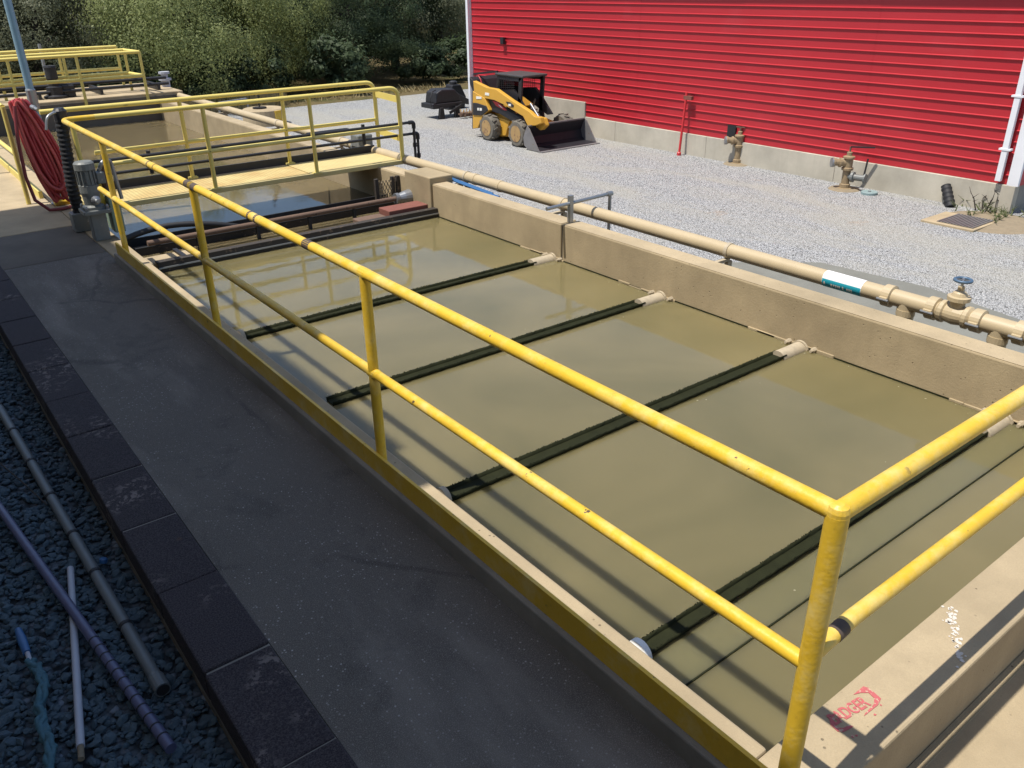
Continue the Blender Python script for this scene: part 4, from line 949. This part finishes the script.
m = MB(); ring = [sp2(*q) for q in ((285, 370), (250, 420), (262, 470), (320, 525), (370, 530), (430, 500), (455, 480), (420, 470), (370, 495), (330, 495), (290, 455), (280, 420), (300, 385))]
m.prism(ring, (0, 0, .0012)).build('ring_arc', 'stamp', st)
for q in ((450, 565, 30), (480, 560, 22), (640, 380, 20), (690, 300, 18)):
    e = sp2(q[0], q[1]); r = q[2]/8.5/826*2.9; MB().prism([e+V(r*math.cos(t)*random.uniform(.4, 1), r*math.sin(t)*.6, 0) for t in (k*.9 for k in range(7))], (0, 0, .0008)).build('ink_speck', 'stamp', st)
ss = thing('paint_streak', 'white scraped paint streak crossing the end wall top', 'streak', (un(955, 645, 2, ZT)[0], .05, ZT))
rs = random.Random(2)
for k in range(90):
    t = rs.random(); e = un(948+16*t+rs.gauss(0, 3), 606+66*t+rs.gauss(0, 3), 2, ZS)
    if e.y < -.045: continue
    r = rs.uniform(.003, .009); MB().prism([e+V(r*math.cos(a)*rs.uniform(.5, 1.6), r*math.sin(a)*rs.uniform(.5, 1.6), 0) for a in (k2*1.05 for k2 in range(6))], (0, 0, .0008+.0001*(k % 9))).build('paint_fleck', 'paint_spill', ss)

# ------------------------------------------------------------------ tall plant building on the shade side, out of the picture
XE = -3.1; ZE2 = (.10-XE)/.40 + ZT
pl = thing('plant_building', 'tall plain plant building that shades the walkway', 'building', (-8, 2, G))
MB().box(-13, XE-.25, -12, 12.35, G-.1, ZE2-.3).build('wall', 'wall_tan', pl)
MB().box(-13.2, XE, -12.2, 12.45, ZE2-.28, ZE2).build('roof_slab', 'conc_grey', pl)
def reach(x): return (x-XE)/.40 + ZT
MB().box(-6, XE-.01, 3.3, 7.15, ZE2+.002, reach(.27)).build('roof_shade_step', 'wall_tan', pl)  # unseen roof step added, sized so its shade covers the kerb strip
MB().box(-5.8, XE-.02, 4.1, 6.25, reach(.27)+.002, reach(.40)).build('roof_shade_block', 'galv', pl)  # unseen block added on the roof to shade part of the mid rail

# ------------------------------------------------------------------ trees
def leaf_mesh(name, mat, seed, n, rad, hgt, size, droop=0., clumps=70, gap=.62):
    r = random.Random(seed); m = MB(); cl = []
    while len(cl) < clumps:
        p = V(r.uniform(-1, 1), r.uniform(-1, 1), r.uniform(-1, 1))
        if p.length > 1 or (p.length < .45 and r.random() < .7): continue
        z = (p.z*.5+.5); wd = 1.0 if z < .6 else 1-.9*(z-.6)
        cl.append((V(p.x*rad*wd, p.y*rad*wd, .25 + z*hgt), r.uniform(.35, .8)*rad*.30, r.uniform(.7, 1.3)))
    vs = []; fs = []
    tot = sum(c[2] for c in cl)
    for c, s, wgt in cl:
        for _ in range(int(n*wgt/tot)):
            d = V(r.gauss(0, 1), r.gauss(0, 1), r.gauss(0, .75)); p = c + d*s*.62
            if droop: p.z -= abs(r.gauss(0, droop))
            if p.z < .05: continue
            nr = (d.normalized()*.8 + (p-V(0, 0, hgt*.45)).normalized()*.7 + V(-.2+r.gauss(0, .32), -.1+r.gauss(0, .32), .35+r.gauss(0, .3))).normalized()
            u = nr.orthogonal().normalized(); u.rotate(Matrix.Rotation(r.uniform(0, 6.28), 3, nr)); w = nr.cross(u)
            a = size*r.uniform(.6, 1.3); b = a*r.uniform(.35, .6); o = len(vs)
            vs += [p-u*a*.5, p+w*b*.5, p+u*a*.5, p-w*b*.5]; fs.append((o, o+1, o+2, o+3))
    me = bpy.data.meshes.new(name); me.from_pydata([tuple(v) for v in vs], [], fs); me.materials.append(M[mat]); me.update(); return me
def trunk_mesh(name, seed, hgt, r0, lean=0.):
    r = random.Random(seed); m = MB()
    for k in range(r.choice((2, 3))):
        a = r.uniform(0, 6.28); sp_ = r.uniform(.15, .4)
        pts = [V(0, 0, -.3), V(.05*math.cos(a), .05*math.sin(a), hgt*.15)]
        for i in range(1, 5): pts.append(V(math.cos(a)*sp_*i*hgt*.12 + r.gauss(0, .08), math.sin(a)*sp_*i*hgt*.12 + r.gauss(0, .08), hgt*(.15+.17*i)))
        m.tube(pts, [r0*(1-.16*i) for i in range(len(pts))], 8)
        for i in range(2, 5):
            b = a + r.uniform(-1.5, 1.5); q = pts[i]; L = hgt*.25
            m.tube([q, q+V(math.cos(b)*L*.5, math.sin(b)*L*.5, L*.35), q+V(math.cos(b)*L, math.sin(b)*L, L*.6)], [r0*.4, r0*.25, r0*.08], 6)
    me = bpy.data.meshes.new(name); me.from_pydata([tuple(v) for v in m.v], [], m.f)
    for p in me.polygons: p.use_smooth = True
    me.materials.append(M['bark']); me.update(); return me
CR = {
    'willow': (leaf_mesh('crown', 'leaf_a', 21, 80000, 3.3, 5.4, .085, .3, 110), trunk_mesh('trunk', 1, 4.8, .18)),
    'oak': (leaf_mesh('crown', 'leaf_b', 22, 76000, 3.0, 5.6, .085, .0, 100), trunk_mesh('trunk', 2, 5, .2)),
    'olive': (leaf_mesh('crown', 'leaf_c', 23, 60000, 3.2, 5.8, .085, .15, 85), trunk_mesh('trunk', 3, 5.2, .2)),
    'dark': (leaf_mesh('crown', 'leaf_d', 24, 50000, 3.6, 6.0, .12, .0, 90), trunk_mesh('trunk', 4, 5.4, .24)),
}
def tree(kind, px, y, s, rz, label, sz=1.):
    p = un(px, 60, 1, y); z = hz(p[0], y)
    t = thing('tree', label, 'tree', (p[0], y, z-.05), 'trees beyond the yard'); t.rotation_euler.z = rz; t.scale = (s, s, s*sz)
    cr, tr = CR[kind]
    for nm, me in (('crown', cr), ('trunk', tr)):
        o = bpy.data.objects.new(nm, me); COL.objects.link(o); o.parent = t
tree('willow', 190, 29.5, 1.02, .4, 'pale green willow behind the far catwalk railing')
tree('willow', 245, 31.0, .95, 2.3, 'rounded pale green willow behind the gravel yard edge')
tree('oak', 355, 30.5, .95, 1.0, 'dense dark green oak behind the far edge of the yard')
tree('oak', 395, 33.5, 1.0, 3.1, 'taller dark oak close behind the black trencher')
tree('olive', 440, 33, .95, .2, 'grey green tree beside the white corner of the building', 1.0)
tree('olive', 30, 31, .98, 4.0, 'grey olive tree behind the yellow catwalk rails')
tree('olive', 95, 34, 1.05, 5.2, 'loose grey olive tree left of the pale willow')
tree('olive', 300, 35, 1.05, 1.7, 'grey olive tree showing between the willow and oak')
tree('dark', -50, 33, 1.0, .9, 'dark tree at the left end of the tree line')
for k, (px, y, s, kd) in enumerate(((20, 40, 1.0, 'dark'), (130, 41, 1.0, 'dark'), (215, 42, 1.05, 'dark'), (320, 41, 1.05, 'dark'), (415, 42, 1.05, 'olive'), (480, 40, 1.0, 'dark'), (-110, 37, 1.0, 'olive'), (560, 44, 1.1, 'dark'), (640, 46, 1.1, 'oak'))):
    tree(kd, px, y, s, k*1.3, 'shaded tree standing in the back row of the tree line')
t = thing('tree', 'old tree with bare dark forked trunk rising behind the willow', 'tree', (un(283, 20, 1, 33.5)[0], 33.5, hz(8, 33.5)-.1), 'trees beyond the yard'); c = t.location
m = MB(); c = Vector(t.location)
m.tube([c, c+V(.1, 0, 1.6), c+V(.0, 0, 2.9)], [.38, .33, .3], 10); m.tube([c+V(0, 0, 2.8), c+V(-.45, 0, 3.9), c+V(-.8, .1, 5.4), c+V(-1.4, .2, 6.6)], [.24, .2, .15, .06], 8); m.tube([c+V(0, 0, 2.8), c+V(.4, -.1, 3.7), c+V(.55, .1, 5.2), c+V(1.3, .2, 6.4)], [.24, .2, .15, .06], 8)
m.build('trunk', 'bark', t)
o = bpy.data.objects.new('crown', CR['olive'][0]); COL.objects.link(o); o.parent = t; o.location = (0, .5, 3.4); o.scale = (.9, .9, .55)
# low bushes under the tree line
bush = leaf_mesh('crown', 'leaf_b', 31, 6000, 1.3, 1.6, .16, 0, 30)
BL = ['low dark bush behind the far slab', 'low dark bush left of the manhole riser', 'low dark bush at the yard edge below the willow', 'low dark bush below the dark oak', 'low dark bush behind the trencher hood', 'low dark bush beside the building corner', 'low dark bush behind the catwalk end']
for k, (px, y) in enumerate(((110, 28.6), (205, 28.3), (262, 28.6), (335, 28.4), (420, 29.2), (462, 28.9), (150, 28.8))):
    p = un(px, 80, 1, y); t = thing('bush', BL[k], 'bush', (p[0], y, G), 'bushes at the yard edge'); t.rotation_euler.z = k*1.9; t.scale = (1, 1, .8+.1*(k % 4))
    o = bpy.data.objects.new('foliage', bush); COL.objects.link(o); o.parent = t
r = random.Random(6); m = MB()
for _ in range(2600):
    x = r.uniform(4.5, 10) if r.random() < .8 else r.uniform(3, 17); y = 26.9 + abs(r.gauss(0, .8)); h_ = r.uniform(.15, .5)*(1.2 if x < 10 else .5); b = V(x, y, G); t = b + V(r.gauss(0, .12), r.gauss(0, .12), h_); s = V(.02, 0, 0)
    m.add([b-s, b+s, t], [(0, 1, 2)])
tag(m.build('dry_grass', 'straw'), 'dry straw coloured grass along the edge of the yard', 'grass', kind='stuff')
